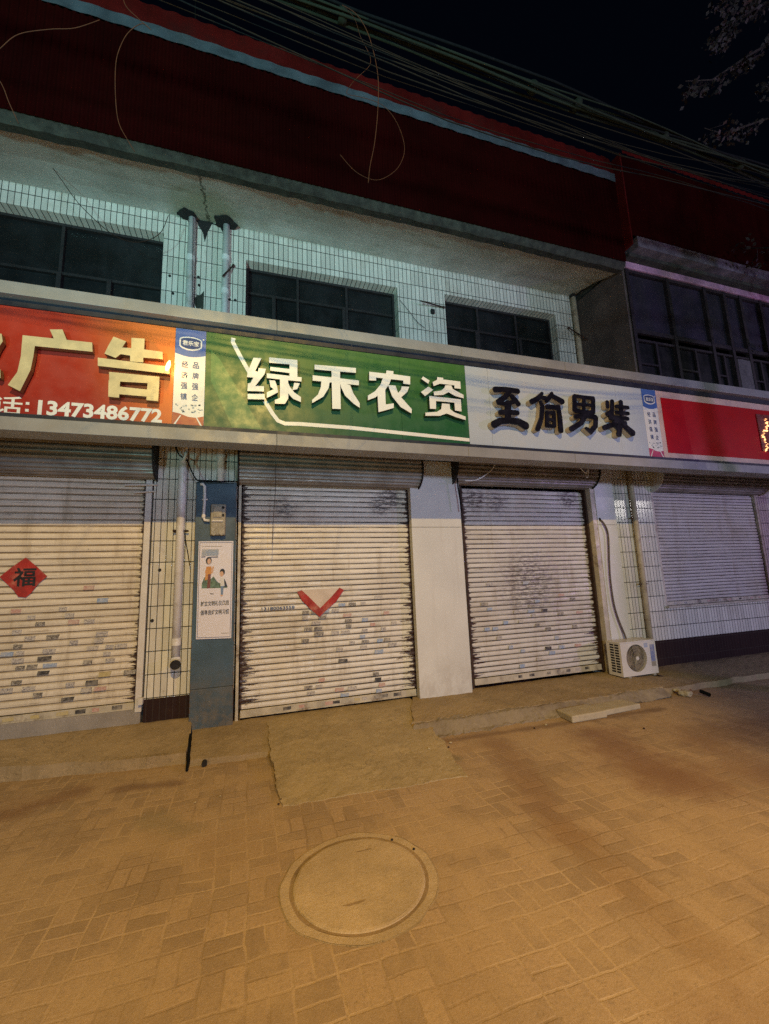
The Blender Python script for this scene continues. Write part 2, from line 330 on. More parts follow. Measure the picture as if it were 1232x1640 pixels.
STK = [sticker_mat('faded_white_sticker', (.50, .47, .42), (.13, .12, .13), .50),
       sticker_mat('faded_blue_sticker', (.22, .31, .46), (.50, .52, .54), .52),
       sticker_mat('grey_sticker', (.42, .39, .32), (.08, .07, .06), .44),
       sticker_mat('black_sticker', (.03, .028, .027), (.26, .24, .21), .60),
       sticker_mat('faded_red_sticker', (.44, .24, .19), (.55, .42, .36), .50),
       sticker_mat('yellowed_sticker', (.46, .38, .17), (.20, .15, .08), .58)]
# ------------------------------------------------------------------ object helpers
ORG = {}
def tagit(o, label=None, cat=None, group=None, kind=None):
    if label: o['label'] = label
    if cat: o['category'] = cat
    if group: o['group'] = group
    if kind: o['kind'] = kind
    return o
def thing(name, loc, label, cat, group=None):
    o = bpy.data.objects.new(name, None); col.objects.link(o); o.location = loc; o.empty_display_size = .1
    ORG[o.name] = Vector(loc); return tagit(o, label, cat, group)
class MB:
    def __init__(s): s.v = []; s.f = []; s.mi = []; s.cur = 0
    def quad(s, *pts):
        b = len(s.v); s.v += [Vector(p) for p in pts]; s.f.append(tuple(range(b, b+len(pts)))); s.mi.append(s.cur); return s
    def box(s, x0, x1, y0, y1, z0, z1):
        b = len(s.v)
        s.v += [Vector((x, y, z)) for z in (z0, z1) for y in (y0, y1) for x in (x0, x1)]
        for f in ((0,2,3,1), (4,5,7,6), (0,1,5,4), (2,6,7,3), (0,4,6,2), (1,3,7,5)): s.f.append(tuple(b+i for i in f)); s.mi.append(s.cur)
        return s
    def tube(s, pts, r, n=8, caps=True):
        pts = [Vector(p) for p in pts]; b = len(s.v); up = Vector((0, 0, 1)); k = len(pts)
        rs = r if isinstance(r, (list, tuple)) else [r]*k
        prev = None
        for i, p in enumerate(pts):
            t = (pts[min(i+1, k-1)]-pts[max(i-1, 0)]).normalized()
            if prev is None: a = t.cross(up if abs(t.z) < .95 else Vector((1, 0, 0))).normalized()
            else: a = (prev - t*prev.dot(t)).normalized()
            prev = a; c = t.cross(a)
            for j in range(n):
                an = 2*math.pi*j/n; s.v.append(p + (a*math.cos(an)+c*math.sin(an))*rs[i])
        for i in range(k-1):
            for j in range(n):
                s.f.append((b+i*n+j, b+i*n+(j+1) % n, b+(i+1)*n+(j+1) % n, b+(i+1)*n+j)); s.mi.append(s.cur)
        if caps:
            s.f.append(tuple(b+j for j in range(n))[::-1]); s.f.append(tuple(b+(k-1)*n+j for j in range(n))); s.mi += [s.cur]*2
        return s
    def prism(s, pts, y0, y1, side=None):
        """outline of (x, z) points, front face at y0, back at y1"""
        n = len(pts); b = len(s.v); ar = sum(pts[i][0]*pts[(i+1) % n][1]-pts[(i+1) % n][0]*pts[i][1] for i in range(n))
        if ar < 0: pts = pts[::-1]
        s.v += [Vector((p[0], y0, p[1])) for p in pts] + [Vector((p[0], y1, p[1])) for p in pts]
        tr = tessellate_polygon([[Vector((p[0], p[1], 0)) for p in pts]])
        for t in tr:
            s.f.append(tuple(b+i for i in t)); s.mi.append(s.cur)
            s.f.append(tuple(b+n+i for i in t[::-1])); s.mi.append(s.cur)
        for i in range(n):
            j = (i+1) % n; s.f.append((b+j, b+i, b+n+i, b+n+j)); s.mi.append(s.cur if side is None else side)
        return s
    def profile(s, prof, x0, x1, nx=1, close=False):
        """extrude a list of (y, z) along x"""
        b = len(s.v); k = len(prof)
        for i in range(nx+1):
            x = x0+(x1-x0)*i/nx
            s.v += [Vector((x, p[0], p[1])) for p in prof]
        for i in range(nx):
            for j in range(k-1 if not close else k):
                j2 = (j+1) % k
                s.f.append((b+i*k+j, b+(i+1)*k+j, b+(i+1)*k+j2, b+i*k+j2)); s.mi.append(s.cur)
        if close:
            s.f.append(tuple(b+j for j in range(k))); s.f.append(tuple(b+nx*k+j for j in range(k))[::-1]); s.mi += [s.cur]*2
        return s
    def build(s, name, mats, parent=None, smooth=False, bevel=0, fixn=True):
        me = bpy.data.meshes.new(name); org = Vector((0, 0, 0))
        if parent is not None: org = ORG[parent.name]
        me.from_pydata([tuple(v-org) for v in s.v], [], s.f)
        for m in (mats if isinstance(mats, (list, tuple)) else [mats]): me.materials.append(m)
        me.polygons.foreach_set('material_index', s.mi)
        if smooth: me.polygons.foreach_set('use_smooth', [True]*len(me.polygons))
        me.update()
        if fixn:
            import bmesh
            bm = bmesh.new(); bm.from_mesh(me); bmesh.ops.recalc_face_normals(bm, faces=bm.faces); bm.to_mesh(me); bm.free()
        o = bpy.data.objects.new(name, me); col.objects.link(o)
        if parent is not None: o.parent = parent
        ORG[o.name] = org
        if bevel:
            md = o.modifiers.new('bevel', 'BEVEL'); md.width = bevel; md.segments = 2; md.limit_method = 'ANGLE'
        return o
def text(body, cx, cz, y, w_, h_, mat, parent, name='lettering', off=0., ext=.002, skew=0):
    c = bpy.data.curves.new('t', 'FONT'); c.body = body; c.size = 1; c.offset = off; c.resolution_u = 3
    c.extrude = 0
    o = bpy.data.objects.new('t', c); col.objects.link(o)
    dg = bpy.context.evaluated_depsgraph_get(); dg.update()
    me = bpy.data.meshes.new_from_object(o.evaluated_get(dg)); bpy.data.objects.remove(o); bpy.data.curves.remove(c)
    xs = [v.co.x for v in me.vertices]; ys = [v.co.y for v in me.vertices]
    x0, x1, y0, y1 = min(xs), max(xs), min(ys), max(ys)
    kx = w_/(x1-x0); kz = h_/(y1-y0) if h_ else kx
    b = MB(); b.v = [Vector((cx+(v.co.x-(x0+x1)/2)*kx, y, cz+(v.co.y-(y0+y1)/2)*kz)) for v in me.vertices]
    nv = len(b.v); b.f = [tuple(p.vertices) for p in me.polygons]
    ec = {}
    for f in b.f:
        for i in range(len(f)):
            e = (f[i], f[(i+1) % len(f)]); k = tuple(sorted(e)); ec.setdefault(k, []).append(e)
    b.v += [v+Vector((0, ext, 0)) for v in b.v]
    for k, l in ec.items():
        if len(l) == 1: a, c_ = l[0]; b.f.append((a, c_, c_+nv, a+nv))
    b.mi = [0]*len(b.f); bpy.data.meshes.remove(me)
    return b.build(name, mat, parent, fixn=False)
def rndpt(p, a): return (p[0]+random.uniform(-a, a), p[1]+random.uniform(-a, a))
# ------------------------------------------------------------------ ground
g0 = MB(); g0.quad((-150, -150, -.1), (150, -150, -.1), (150, 150, -.1), (-150, 150, -.1))
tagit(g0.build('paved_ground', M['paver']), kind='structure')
def nz(x, y, s=1., a=1.): return mnoise.noise(Vector((x*s, y*s, a*3.1)))
def slab(name, mat, xa, xb, ya, yb, zf, nx, ny, skirt=-.13, ea=.02):
    """uneven poured slab: xa/xb/ya/yb are functions of the other coordinate's fraction"""
    b = MB()
    for j in range(ny+1):
        t = j/ny
        for i in range(nx+1):
            s_ = i/nx
            X = xa(t)*(1-s_)+xb(t)*s_; Y = ya(s_)*(1-t)+yb(s_)*t
            on = (i in (0, nx)), (j == 0)
            X += on[0]*(nz(X, Y, 2.3, 2)*ea*1.6 + nz(X, Y, 9, 6)*ea*.6 + nz(X, Y, 31, 5)*ea*.5); Y += on[1]*(nz(X, Y, 2.3, 3)*ea*1.6+nz(X, Y, 9, 6)*ea*.6+nz(X, Y, 31, 4)*ea*.5)
            b.v.append(Vector((X, Y, zf(X, Y) + nz(X, Y, 3, 1)*.007 + nz(X, Y, 14, 1)*.005 + nz(X, Y, 40, 1)*.002)))
    k = nx+1
    for j in range(ny):
        for i in range(nx): b.f.append((j*k+i, j*k+i+1, (j+1)*k+i+1, (j+1)*k+i))
    ring = [i for i in range(k)] + [j*k+nx for j in range(1, ny+1)] + [ny*k+i for i in range(nx-1, -1, -1)] + [j*k for j in range(ny-1, 0, -1)]
    n0 = len(b.v)
    for r in ring:
        v = b.v[r].copy(); v.z = skirt; b.v.append(v)
    for i in range(len(ring)):
        j = (i+1) % len(ring); b.f.append((ring[j], ring[i], n0+i, n0+j))
    b.mi = [0]*len(b.f)
    return b.build(name, mat, smooth=False)
L = lambda a, b_: (lambda t: a*(1-t)+b_*t)
o = slab('left_pavement_slab', M['conc'], L(-9, -9), L(-.56, -.61), L(6.05, 4.80), L(5.52, 5.52),
         lambda x, y: .135*max(0, min(1, (y-4.9)/.6)) + .002, 120, 14); tagit(o, kind='structure')
o = slab('recess_concrete', M['conc'], L(-.52, -.6), L(.30, .30), L(4.70, 4.64), L(5.52, 5.52),
         lambda x, y: -.045+.075*max(0, min(1, (y-4.65)/.8)), 24, 16, ea=.012); tagit(o, kind='structure')
o = slab('concrete_ramp', M['conc_ramp'], L(.25, .215), L(1.80, 2.05), L(3.62, 3.55), L(5.56, 5.56),
         lambda x, y: -.095+.118*max(0, min(1, (y-3.6)/1.7)), 60, 60, ea=.03); tagit(o, kind='structure')
o = slab('right_pavement_slab', M['conc'], L(1.72, 2.10), L(5.35, 5.6), L(4.66, 4.60), L(5.56, 5.56),
         lambda x, y: .012+.02*max(0, min(1, (y-4.7)/.7)), 90, 16, ea=.035); tagit(o, kind='structure')
o = slab('right_pavement_edge', M['kerb'], L(1.66, 1.78), L(5.3, 5.3), L(4.46, 4.46), L(4.70, 4.64),
         lambda x, y: -.09+.098*max(0, min(1, (y-4.47-.05*nz(x, y, 2.5, 3))/.13)) + .016*nz(x, y, 9, 2) + .010*nz(x, y, 26, 2), 260, 14, ea=.06); tagit(o, kind='structure')
o = slab('far_pavement_slab', M['conc'], L(5.28, 5.52), L(16, 16), L(4.62, 4.7), L(5.56, 5.56),
         lambda x, y: -.02+.04*max(0, min(1, (y-4.7)/.7)), 110, 12, ea=.04); tagit(o, kind='structure')
# ------------------------------------------------------------------ main building
bld = thing('shop_building', (2, 5.6, 0), 'two-storey shop row with cream wall tiles, dark red roof cladding and three ground-floor roller shutters', 'building')
W0, W1 = 5.5, 5.8
b = MB()
z1t, ztop = 6.2, 6.62
b.box(-1.10, -.165, W0, W1, .38, 4.8)
b.box(-9, -1.10, W0, W1, 2.98, 4.8)
b.box(-.165, 2.17, W0, W1, 2.98, 4.8); b.box(2.17, 2.96, W0, W1, 0, 4.8); b.box(2.96, 5.28, W0, W1, 2.98, 4.8)
b.box(5.28, 5.9, W0, W1, 0, 4.8)
b.box(-9, -4.4, W0, W1, 4.8, ztop)
b.box(-1.13, -.10, W0, W1, 4.8, ztop); b.box(2.12, 2.92, W0, W1, 4.8, ztop); b.box(5.07, 5.9, W0, W1, 4.8, ztop)
b.box(-4.4, -1.13, W0, W1, z1t, ztop); b.box(-.10, 2.12, W0, W1, 6.03, ztop); b.box(2.92, 5.07, W0, W1, 6.07, ztop)
b.build('tiled_wall', M['tile'], bld)
MB().box(-1.10, -.165, W0, W1, -.1, .38).build('wall_base', M['tile_dark'], bld)
MB().box(-9, -1.13, W0+.01, W1, -.1, .285).build('threshold', M['conc_grey'], bld, bevel=.008)
# soffit: a gently sagging sheet between wall head and eave
pf = [(5.53, 6.50), (5.3, 6.47), (5.0, 6.40), (4.7, 6.30), (4.5, 6.225)]
s1 = MB(); s1.profile(pf + [(4.5, 6.75), (5.53, 6.75)], -9, 5.49, 60, True)
for v in s1.v:
    if v.z < 6.6: v.z += .02*nz(v.x, v.y, 1.2, 7)
s1.build('soffit', M['soffit'], bld, smooth=False)
s1 = MB(); s1.profile([(4.40, 6.20), (4.42, 6.18), (4.53, 6.20), (4.439, 6.34), (4.36, 6.36), (4.36, 6.27)], -9, 5.46, 220, True)
for v in s1.v: v.z += .018*nz(v.x, v.y, 5, 7) + .008*nz(v.x, v.z, 25, 3)
s1.build('eave', M['moss'], bld)
def ribbed(x0, x1, y, z0, z1, pitch, amp, name, mat, parent, lean=0., jag=0.):
    b = MB(); n = int((x1-x0)/pitch*4)
    for i in range(n+1):
        x = x0+(x1-x0)*i/n; yy = y + amp*[0, -1, -1, 0][i % 4]; dz = jag*[1, 0, 0, 1][i % 4]
        b.v += [Vector((x, yy, z0+dz)), Vector((x, yy+lean, z1))]
    for i in range(n): b.f.append((2*i, 2*i+2, 2*i+3, 2*i+1))
    b.mi = [0]*len(b.f); o = b.build(name, mat, parent)
    md = o.modifiers.new('thickness', 'SOLIDIFY'); md.thickness = .004; md.offset = -1; return o
ribbed(-9, 5.44, 4.345, 6.255, 7.66, .075, .014, 'cladding', M['red_clad'], bld, jag=.012)
ribbed(-9, 5.44, 4.322, 7.655, 7.80, .30, .008, 'cladding_band', M['strip'], bld)
ribbed(-9, 5.44, 4.33, 7.805, 8.14, .20, .012, 'roof_edge', M['red_cap'], bld, lean=.05)
MB().box(-9, 5.44, 4.44, 9, 7.9, 8.05).build('roof', M['red_clad'], bld)
MB().box(-9, 12, 6.3, 9, -.1, 6.62).build('back_wall', M['black'], bld)
# damage round the downpipes
def blob(cx, cy, rx, ry, z, n=26, seed=1, jag=.3):
    return [(cx+rx*math.cos(a)*(1+jag*mnoise.noise(Vector((math.cos(a)*1.7, math.sin(a)*1.7, seed)))), cy+ry*math.sin(a)*(1+jag*mnoise.noise(Vector((math.cos(a)*1.7, math.sin(a)*1.7, seed+9)))), z) for a in [2*math.pi*i/n for i in range(n)]]
for (cx, rx, ry, zz, sd) in ((-.84, .12, .08, 6.475, 1), (-.38, .15, .11, 6.472, 5)):
    hb = MB(); hb.quad(*blob(cx, 5.41, rx, ry, zz-.012, seed=sd, jag=.6)); o = hb.build('broken_opening', M['black'], bld, fixn=False)
    md = o.modifiers.new('thickness', 'SOLIDIFY'); md.thickness = .02; md.offset = 0
hp = [(-.67, 5.33), (-.60, 5.34), (-.565, 5.40), (-.57, 5.2), (-.59, 5.02), (-.61, 5.16), (-.645, 5.13), (-.655, 5.2)]
pl = [at(x, y, 5.5) for x, y in ((311, 478), (315, 474), (322, 472), (327, 466), (326, 500), (321, 493), (316, 497), (312, 488))]
MB().prism([(p.x, p.z) for p in pl], 5.497, 5.52).build('missing_tile_patch', M['moss'], bld)
pl = [at(x, y, 5.5) for x, y in ((316, 353), (330, 350), (341, 357), (333, 372), (328, 388), (325, 372), (318, 362))]
MB().prism([(p.x, p.z) for p in pl], 5.496, 5.52).build('missing_tile_patch', M['black'], bld)
for k, pp in enumerate((((283, 333), (300, 334), (318, 338), (332, 346), (336, 356), (326, 352), (314, 349), (306, 362), (300, 349), (290, 341)), ((336, 345), (352, 345), (366, 350), (373, 356), (366, 366), (358, 371), (352, 360), (340, 356)))):
    pl = [at(x, y+3, 5.5) for x, y in pp]
    MB().prism([(p.x, min(p.z, 6.49)) for p in pl], 5.494-.001*k, 5.52).build('broken_opening', M['black'], bld)
# upper windows
def window(x0, x1, z0, z1, bars_v, rail, subs, parent, yf=5.66, mat='frame_brown', label=None):
    fr = MB(); t = .035
    fr.box(x0, x0+t, yf, yf+.05, z0, z1).box(x1-t, x1, yf, yf+.05, z0, z1).box(x0+t, x1-t, yf, yf+.05, z1-t, z1).box(x0+t, x1-t, yf, yf+.05, z0, z0+t)
    for v in bars_v: fr.box(v-t/2, v+t/2, yf+.004, yf+.046, z0+t, z1-t)
    for (a, c, z) in rail: fr.box(a, c, yf+.007, yf+.043, z-t/2, z+t/2)
    for (x, a, c) in subs: fr.box(x-t*.7, x+t*.7, yf-.012, yf+.05, a, c)
    wf = fr.build('window', M[mat], parent)
    MB().box(x0+.005, x1-.005, yf+.052, yf+.062, z0+.005, z1-.005).build('pane', M['glass'], wf)
    return wf
zr1 = at(120, 440, 5.66).z
window(-4.4, -1.13, 4.8, z1t, (-2.30, -3.4), ((-4.36, -1.17, zr1),), ((-2.98, 4.8, zr1), (-1.76, 4.8, zr1), (-2.30, 4.8, zr1)), bld)
zr2 = at(520, 488, 5.66).z
window(-.10, 2.12, 4.8, 6.03, (.62, 1.35), ((-.06, 2.08, zr2),), ((.28, 4.8, zr2), (1.30, 4.8, zr2)), bld, mat='frame_brown')
zr3 = at(800, 536, 5.66).z
window(2.92, 5.07, 4.8, 6.07, (3.60, 4.35), ((2.96, 5.03, zr3),), ((3.55, 4.8, zr3), (4.40, 4.8, zr3)), bld)
# ------------------------------------------------------------------ roller shutters
def shutter(x0, x1, z0, z1, y, pitch, mat, parent, box_x, box_z=2.82, rails=True, bar=True, rail_mats=('rail', 'rail'), railw=.07, base_z=None, boxy=5.2, barm='rail'):
    n = int(round((z1-z0)/pitch)); b = MB()
    prof = []
    for i in range(n):
        zz = z0+i*pitch; j = random.uniform(-.0015, .0015)
        prof += [(y+.004, zz), (y-.011+j, zz+.10*pitch), (y-.015+j, zz+.4*pitch), (y-.012+j, zz+.80*pitch), (y+.004, zz+.90*pitch)]
    prof.append((y+.004, z1))
    nx = 14; b.profile(prof, x0, x1, nx)
    for v in b.v: v.y += .010*nz(v.x, v.z, .9, 8)+.005*nz(v.x, v.z, 3, 8); v.z += .006*nz(v.x, v.z, 1.1, 5)
    sh = b.build('roller_shutter', mat, parent)
    bz = base_z if base_z is not None else z0-.085
    if bar:
        bb = MB().box(x0+.01, x1-.01, y-.03, y-.002, bz, z0-.004).box(x0+.01, x1-.01, y-.04, y-.030, bz, bz+.014)
        bb.build('bottom_bar', M[barm], sh, bevel=.003)
    if rails:
        for k, (a, c) in enumerate(((x0-railw, x0), (x1, x1+railw))):
            MB().box(a+.004, c-.012 if k == 0 else c, y-.055, y+.03, bz-.03, box_z+.05).build('guide_rail', M[rail_mats[k]], sh, bevel=.003)
    # the coil of slats behind its open housing
    cy, cz, r = boxy+.27, box_z+.27, .27; pr = []
    for i in range(0, 73):
        a = math.radians(-85-i*(190/72)); rib = r*(1-.075*(1-abs(math.sin(i*math.pi/5.0))))
        pr.append((cy+rib*math.cos(a), cz+rib*math.sin(a)))
    MB().profile([(cy, cz)]+pr, box_x[0]+.012, box_x[1]-.012, 1, True).build('shutter_coil', M['rolled'], sh)
    for e in ((box_x[0]-.008, box_x[0]+.010), (box_x[1]-.010, box_x[1]+.008)):
        MB().prism([(0, 0)]*0 or [(math.cos(math.radians(a))*.3, math.sin(math.radians(a))*.3) for a in range(0, 360, 15)], 0, .018)
        c = MB(); pts = [(cy+.285*math.cos(math.radians(a)), cz+.285*math.sin(math.radians(a))) for a in range(-90, -271, -12)]+[(5.5, cz+.285), (5.5, cz-.285)]
        c.profile(pts, e[0], e[1], 1, True); c.build('end_plate', M['cream_panel'] if parent is not bld else M['black'], sh)
    return sh
def stickers(sh, y, pitch, z0, spots, seed):
    rnd = random.Random(seed); used = []
    for (cx, cz, sx, sz, n, wts) in spots:
        t = 0; k = 0
        while k < n and t < 900:
            t += 1
            x = cx+rnd.uniform(-1, 1)*sx; z = cz+rnd.triangular(-1, 1, 0)*sz
            row = round((z-z0)/pitch-.42); z = z0+(row+.42)*pitch
            w_ = rnd.uniform(.035, .062); h_ = pitch*rnd.uniform(.25, .33)
            if any(abs(x-a) < w_+c+.006 and r == row for a, r, c in used): continue
            used.append((x, row, w_)); k += 1
            a = rnd.uniform(-.02, .02)
            pts = [(x-w_, z-h_-a*w_), (x+w_*rnd.uniform(.8, 1), z-h_+a*w_), (x+w_, z+h_*rnd.uniform(.8, 1)+a*w_), (x-w_*rnd.uniform(.85, 1), z+h_-a*w_)]
            q = MB().prism(pts, y-.0265, y-.010)
            q.build('advert_sticker', STK[rnd.choices(range(6), wts)[0]], sh)
P_ = .0700
zL = .36; mL = shuttermat('shutter_paint_left', -4.2, -1.19, zL, .0725, (.73, .66, .52), .5, joint=(.20, .14, .075))
shL = shutter(-4.2, -1.19, zL, 2.90, 5.55, .0725, mL, bld, (-4.3, -1.07), 2.86, rail_mats=('rail_white', 'rail_white'), base_z=.285)
stickers(shL, 5.55, .0725, zL, [(-2.0, 1.05, .55, .65, 34, (6, 3, 4, 1, 1.5, .6)), (-1.75, .75, .5, .4, 9, (6, 2, 3, 1, 1, .5)), (-1.95, .31, .0, .0, 0, (1, 0, 0, 0, 0, 0))], 4)
zM = .135; mM = shuttermat('shutter_paint_middle', -.10, 2.14, zM, P_, (.74, .70, .60), 1., ((1.72, 2.62, .22, 1.4), (.42, 2.55, .22, 1.2), (1.9, 2.72, .25, 1.4)))
shM = shutter(-.10, 2.14, zM, zM+40*P_-.01, 5.55, P_, mM, bld, (-.15, 2.26), 2.83, rail_mats=('rail', 'rust'), railw=.05, base_z=.05)
stickers(shM, 5.55, P_, zM, [(1.28, 1.05, .62, .42, 34, (5, 4, 5, 1, 1.5, 1)), (1.1, .5, .6, .45, 13, (4, 3, 3, 1, 1, .5))], 9)
z3 = .165; m3_ = shuttermat('shutter_paint_right', 3.0, 5.24, z3, P_, (.64, .615, .55), .75, smudge=((4.05, 1.45, .75, .95), (3.22, 2.72, .26, 1.6), (4.95, 2.78, .24, 1.6), (3.6, 2.70, .3, 1.0)))
sh3 = shutter(3.0, 5.24, z3, z3+39*P_, 5.55, P_, m3_, bld, (2.80, 5.33), 2.92, rail_mats=('rust', 'rust'), railw=.045, base_z=.08)
stickers(sh3, 5.55, P_, z3, [(4.1, 1.0, .9, .55, 24, (3, 6, 3, 1, 1.2, .5)), (4.3, .35, .8, .25, 8, (2, 3, 1, 2, 2, .5))], 12)
# stickers on the bottom bars
rb = random.Random(5)
for sh, xs, zz, y in ((shL, (-2.33, -2.1, -1.86, -1.70, -1.56, -1.36), .325, 5.519), (shM, (.45, .62, .96, 1.05, 1.32, 1.42, 1.58, 1.68, 1.86), .095, 5.519), (sh3, (3.75, 3.95, 4.25, 4.42, 4.6, 4.78, 4.95), .125, 5.519)):
    for x in xs:
        w_ = rb.uniform(.03, .055)
        MB().prism([rndpt((x-w_, zz-.018), .003), rndpt((x+w_, zz-.018), .003), rndpt((x+w_, zz+.018), .003), rndpt((x-w_, zz+.018), .003)], y-.002, y+.004).build('advert_sticker', STK[rb.choice((3, 3, 0, 4, 3, 5, 2))], sh)
text('13180063558', at(446, 972, 5.53).x, round((at(446, 972, 5.53).z-zM)/P_-.42)*P_+zM+.42*P_, 5.531, .40, .038, M['ink_blue'], shM, 'phone_number', .01, .004)
# padlocks and catches on the left rail
MB().box(-1.145, -1.10, 5.44, 5.50, .34, .41).build('rail_latch', M['rail_white'], shL, bevel=.003)
MB().tube([(-1.40, 5.47, 2.79), (-1.06, 5.46, 2.80)], .012).tube([(-1.30, 5.47, 2.70), (-1.08, 5.46, 2.72)], .010).build('shutter_catch', M['rail_white'], shL)
def bluepillar():
    g = G('scuffed_blue_panel'); c = (.042, .085, .122)
    k = g.mix(g.rng(g.noise(1.6, 6, .65), .3, .7), sc_(c, .72), sc_(c, 1.15))
    k = g.mix(g.rng(g.noise(20, 6, .85, dist=.8), .62, .67, 0, .45), k, (.17, .17, .15, 1))
    k = g.mix(g.m_('MULTIPLY', g.rng(g.z, .9, 0.), g.rng(g.noise(9, 6, .75), .35, .62, .15, .8)), k, (.15, .125, .09, 1))
    ed = g.m_('MINIMUM', g.m_('SUBTRACT', g.x, -.628), g.m_('SUBTRACT', -.168, g.x))
    k = g.mix(g.m_('MULTIPLY', g.rng(ed, .016, .003), g.rng(g.noise(14, 5, .8), .48, .58)), k, (.10, .055, .03, 1))
    g.bump(g.noise(8, 6, .7), .2, .008); return g.out(k, g.rng(g.noise(4, 5), .3, .7, .4, .65), 0.)
# pillars
blu = MB().box(-.628, -.168, 5.40, 5.499, .45, 2.84).box(-.628, -.168, 5.402, 5.499, -.06, .446); blu.build('pillar', bluepillar(), bld, bevel=.004)['label'] = 'blue-grey panelled pillar'
MB().box(2.13, 2.90, 5.40, 5.50, 2.29, 3.25).box(2.13, 2.90, 5.402, 5.50, .0, 2.286).build('pillar', M['panel_scuffed'], bld, bevel=.004)['label'] = 'wide plain cream pillar'
MB().box(5.36, 5.745, 5.39, 5.50, 2.33, 3.3).box(5.36, 5.745, 5.392, 5.50, .0, 2.326).build('pillar', M['panel_scuffed'], bld, bevel=.004)['label'] = 'narrow cream pillar with air conditioner hose'
MB().box(5.275, 5.357, 5.40, 5.52, .0, 2.93).build('pillar_trim', M['rail'], bld, bevel=.003)
# ------------------------------------------------------------------ right-hand building
rb_ = thing('balcony_building', (9, 5.6, 0), 'right-hand building with dark glazed balcony above tiled ground floor and low shuttered window', 'building')
b = MB(); XR = 5.9
b.box(XR, 6.70, W0, W1, .42, 4.6); b.box(6.70, 9.42, W0, W1, .42, .95); b.box(6.70, 9.42, W0, W1, 2.98, 4.6); b.box(9.42, 14, W0, W1, .42, 4.6)
b.build('tiled_wall', M['tile'], rb_)
MB().box(XR, 14, W0-.012, W1, -.1, .42).build('wall_base', M['tile_dark'], rb_)
mW = shuttermat('window_shutter_paint', 6.76, 9.36, 1.03, .057, (.55, .52, .47), .25)
shW = shutter(6.76, 9.36, 1.03, 2.93, 5.56, .057, mW, rb_, (6.72, 9.5), 2.93, rail_mats=('rail', 'rail'), base_z=.965, boxy=5.24)
MB().box(6.69, 9.44, 5.44, 5.52, .93, .962).build('window_sill', M['rail'], rb_, bevel=.004)
for k in range(9):
    x = 6.95+k*.27+rb.uniform(-.05, .05)
    MB().box(x-.03, x+.03, 5.527, 5.535, .98, 1.01).build('advert_sticker', STK[rb.choice((3, 0, 4, 2))], shW)
# balcony
YB = 4.46
MB().box(5.49, 5.53, YB+.005, W0, 4.3, 6.32).build('side_wall', plain('sooty_render', (.13, .105, .085), .9, 0, .5, 2, .4, 30, (.05, .04, .03), .7), rb_)
MB().box(5.53, 14, YB+.05, 5.5, 4.2, 4.42).build('balcony_floor', M['conc_grey'], rb_)
fb = MB()
xv = [5.56, 6.40, 7.23, 7.70, 8.10, 8.62, 9.5, 10.4, 11.3, 12.2, 13.1]
for i, x in enumerate(xv): fb.box(x-.03, x+.03, YB-.02, YB+.04, 4.35, 6.25)
for i in range(len(xv)-1):
    a, c = xv[i]+.03, xv[i+1]-.03
    fb.box(a, c, YB-.01, YB+.035, 5.17, 5.24); fb.box(a, c, YB-.01, YB+.035, 6.20, 6.25); fb.box(a, c, YB-.005, YB+.03, 5.04, 5.075); fb.box(a, c, YB-.005, YB+.03, 4.35, 4.42)
    fb.box((a+c)/2-.02, (a+c)/2+.02, YB-.004, YB+.028, 4.42, 5.04); fb.box(a, (a+c)/2-.02, YB-.002, YB+.026, 4.66, 4.685)
bf = fb.build('balcony_frame', M['frame_brown'], rb_)
MB().box(5.53, 13.1, YB+.041, YB+.05, 5.24, 6.20).build('pane', M['glass_dim'], bf)
MB().box(5.53, 13.1, YB+.041, YB+.05, 4.4, 5.04).build('pane', M['glass'], bf)
MB().box(7.76, 8.08, YB-.012, YB+.02, 4.45, 5.02).build('curtain', M['frame_grey'], bf)
MB().box(5.53, 14, YB-.04, 5.5, 6.25, 6.36).build('balcony_lintel', plain('pale_pink_lintel', (.55, .34, .44), .6, 0, .5, 3, .2, 30, (.25, .14, .16), .6), rb_, bevel=.01)
MB().box(5.50, 14, 4.32, 5.5, 6.362, 6.42).build('cornice_soffit', M['moss'], rb_)
MB().box(5.55, 14, 4.19, 5.5, 6.422, 6.60).build('cornice', plain('grimy_cornice_tile', (.17, .16, .17), .6, 0, .5, 6, .3, 40, (.06, .05, .045), .7), rb_)
ribbed(5.47, 14, 4.205, 6.602, 8.02, .15, .012, 'cladding', M['red_clad'], rb_)
ribbed(5.47, 14, 4.17, 8.025, 8.10, .15, .010, 'roof_edge', M['red_cap'], rb_)
MB().box(5.445, 5.468, 4.20, 4.9, 6.45, 8.06).build('cladding_return', M['red_cap'], rb_)
MB().box(5.47, 14, 4.25, 9, 7.85, 8.0).build('roof', M['red_clad'], rb_)
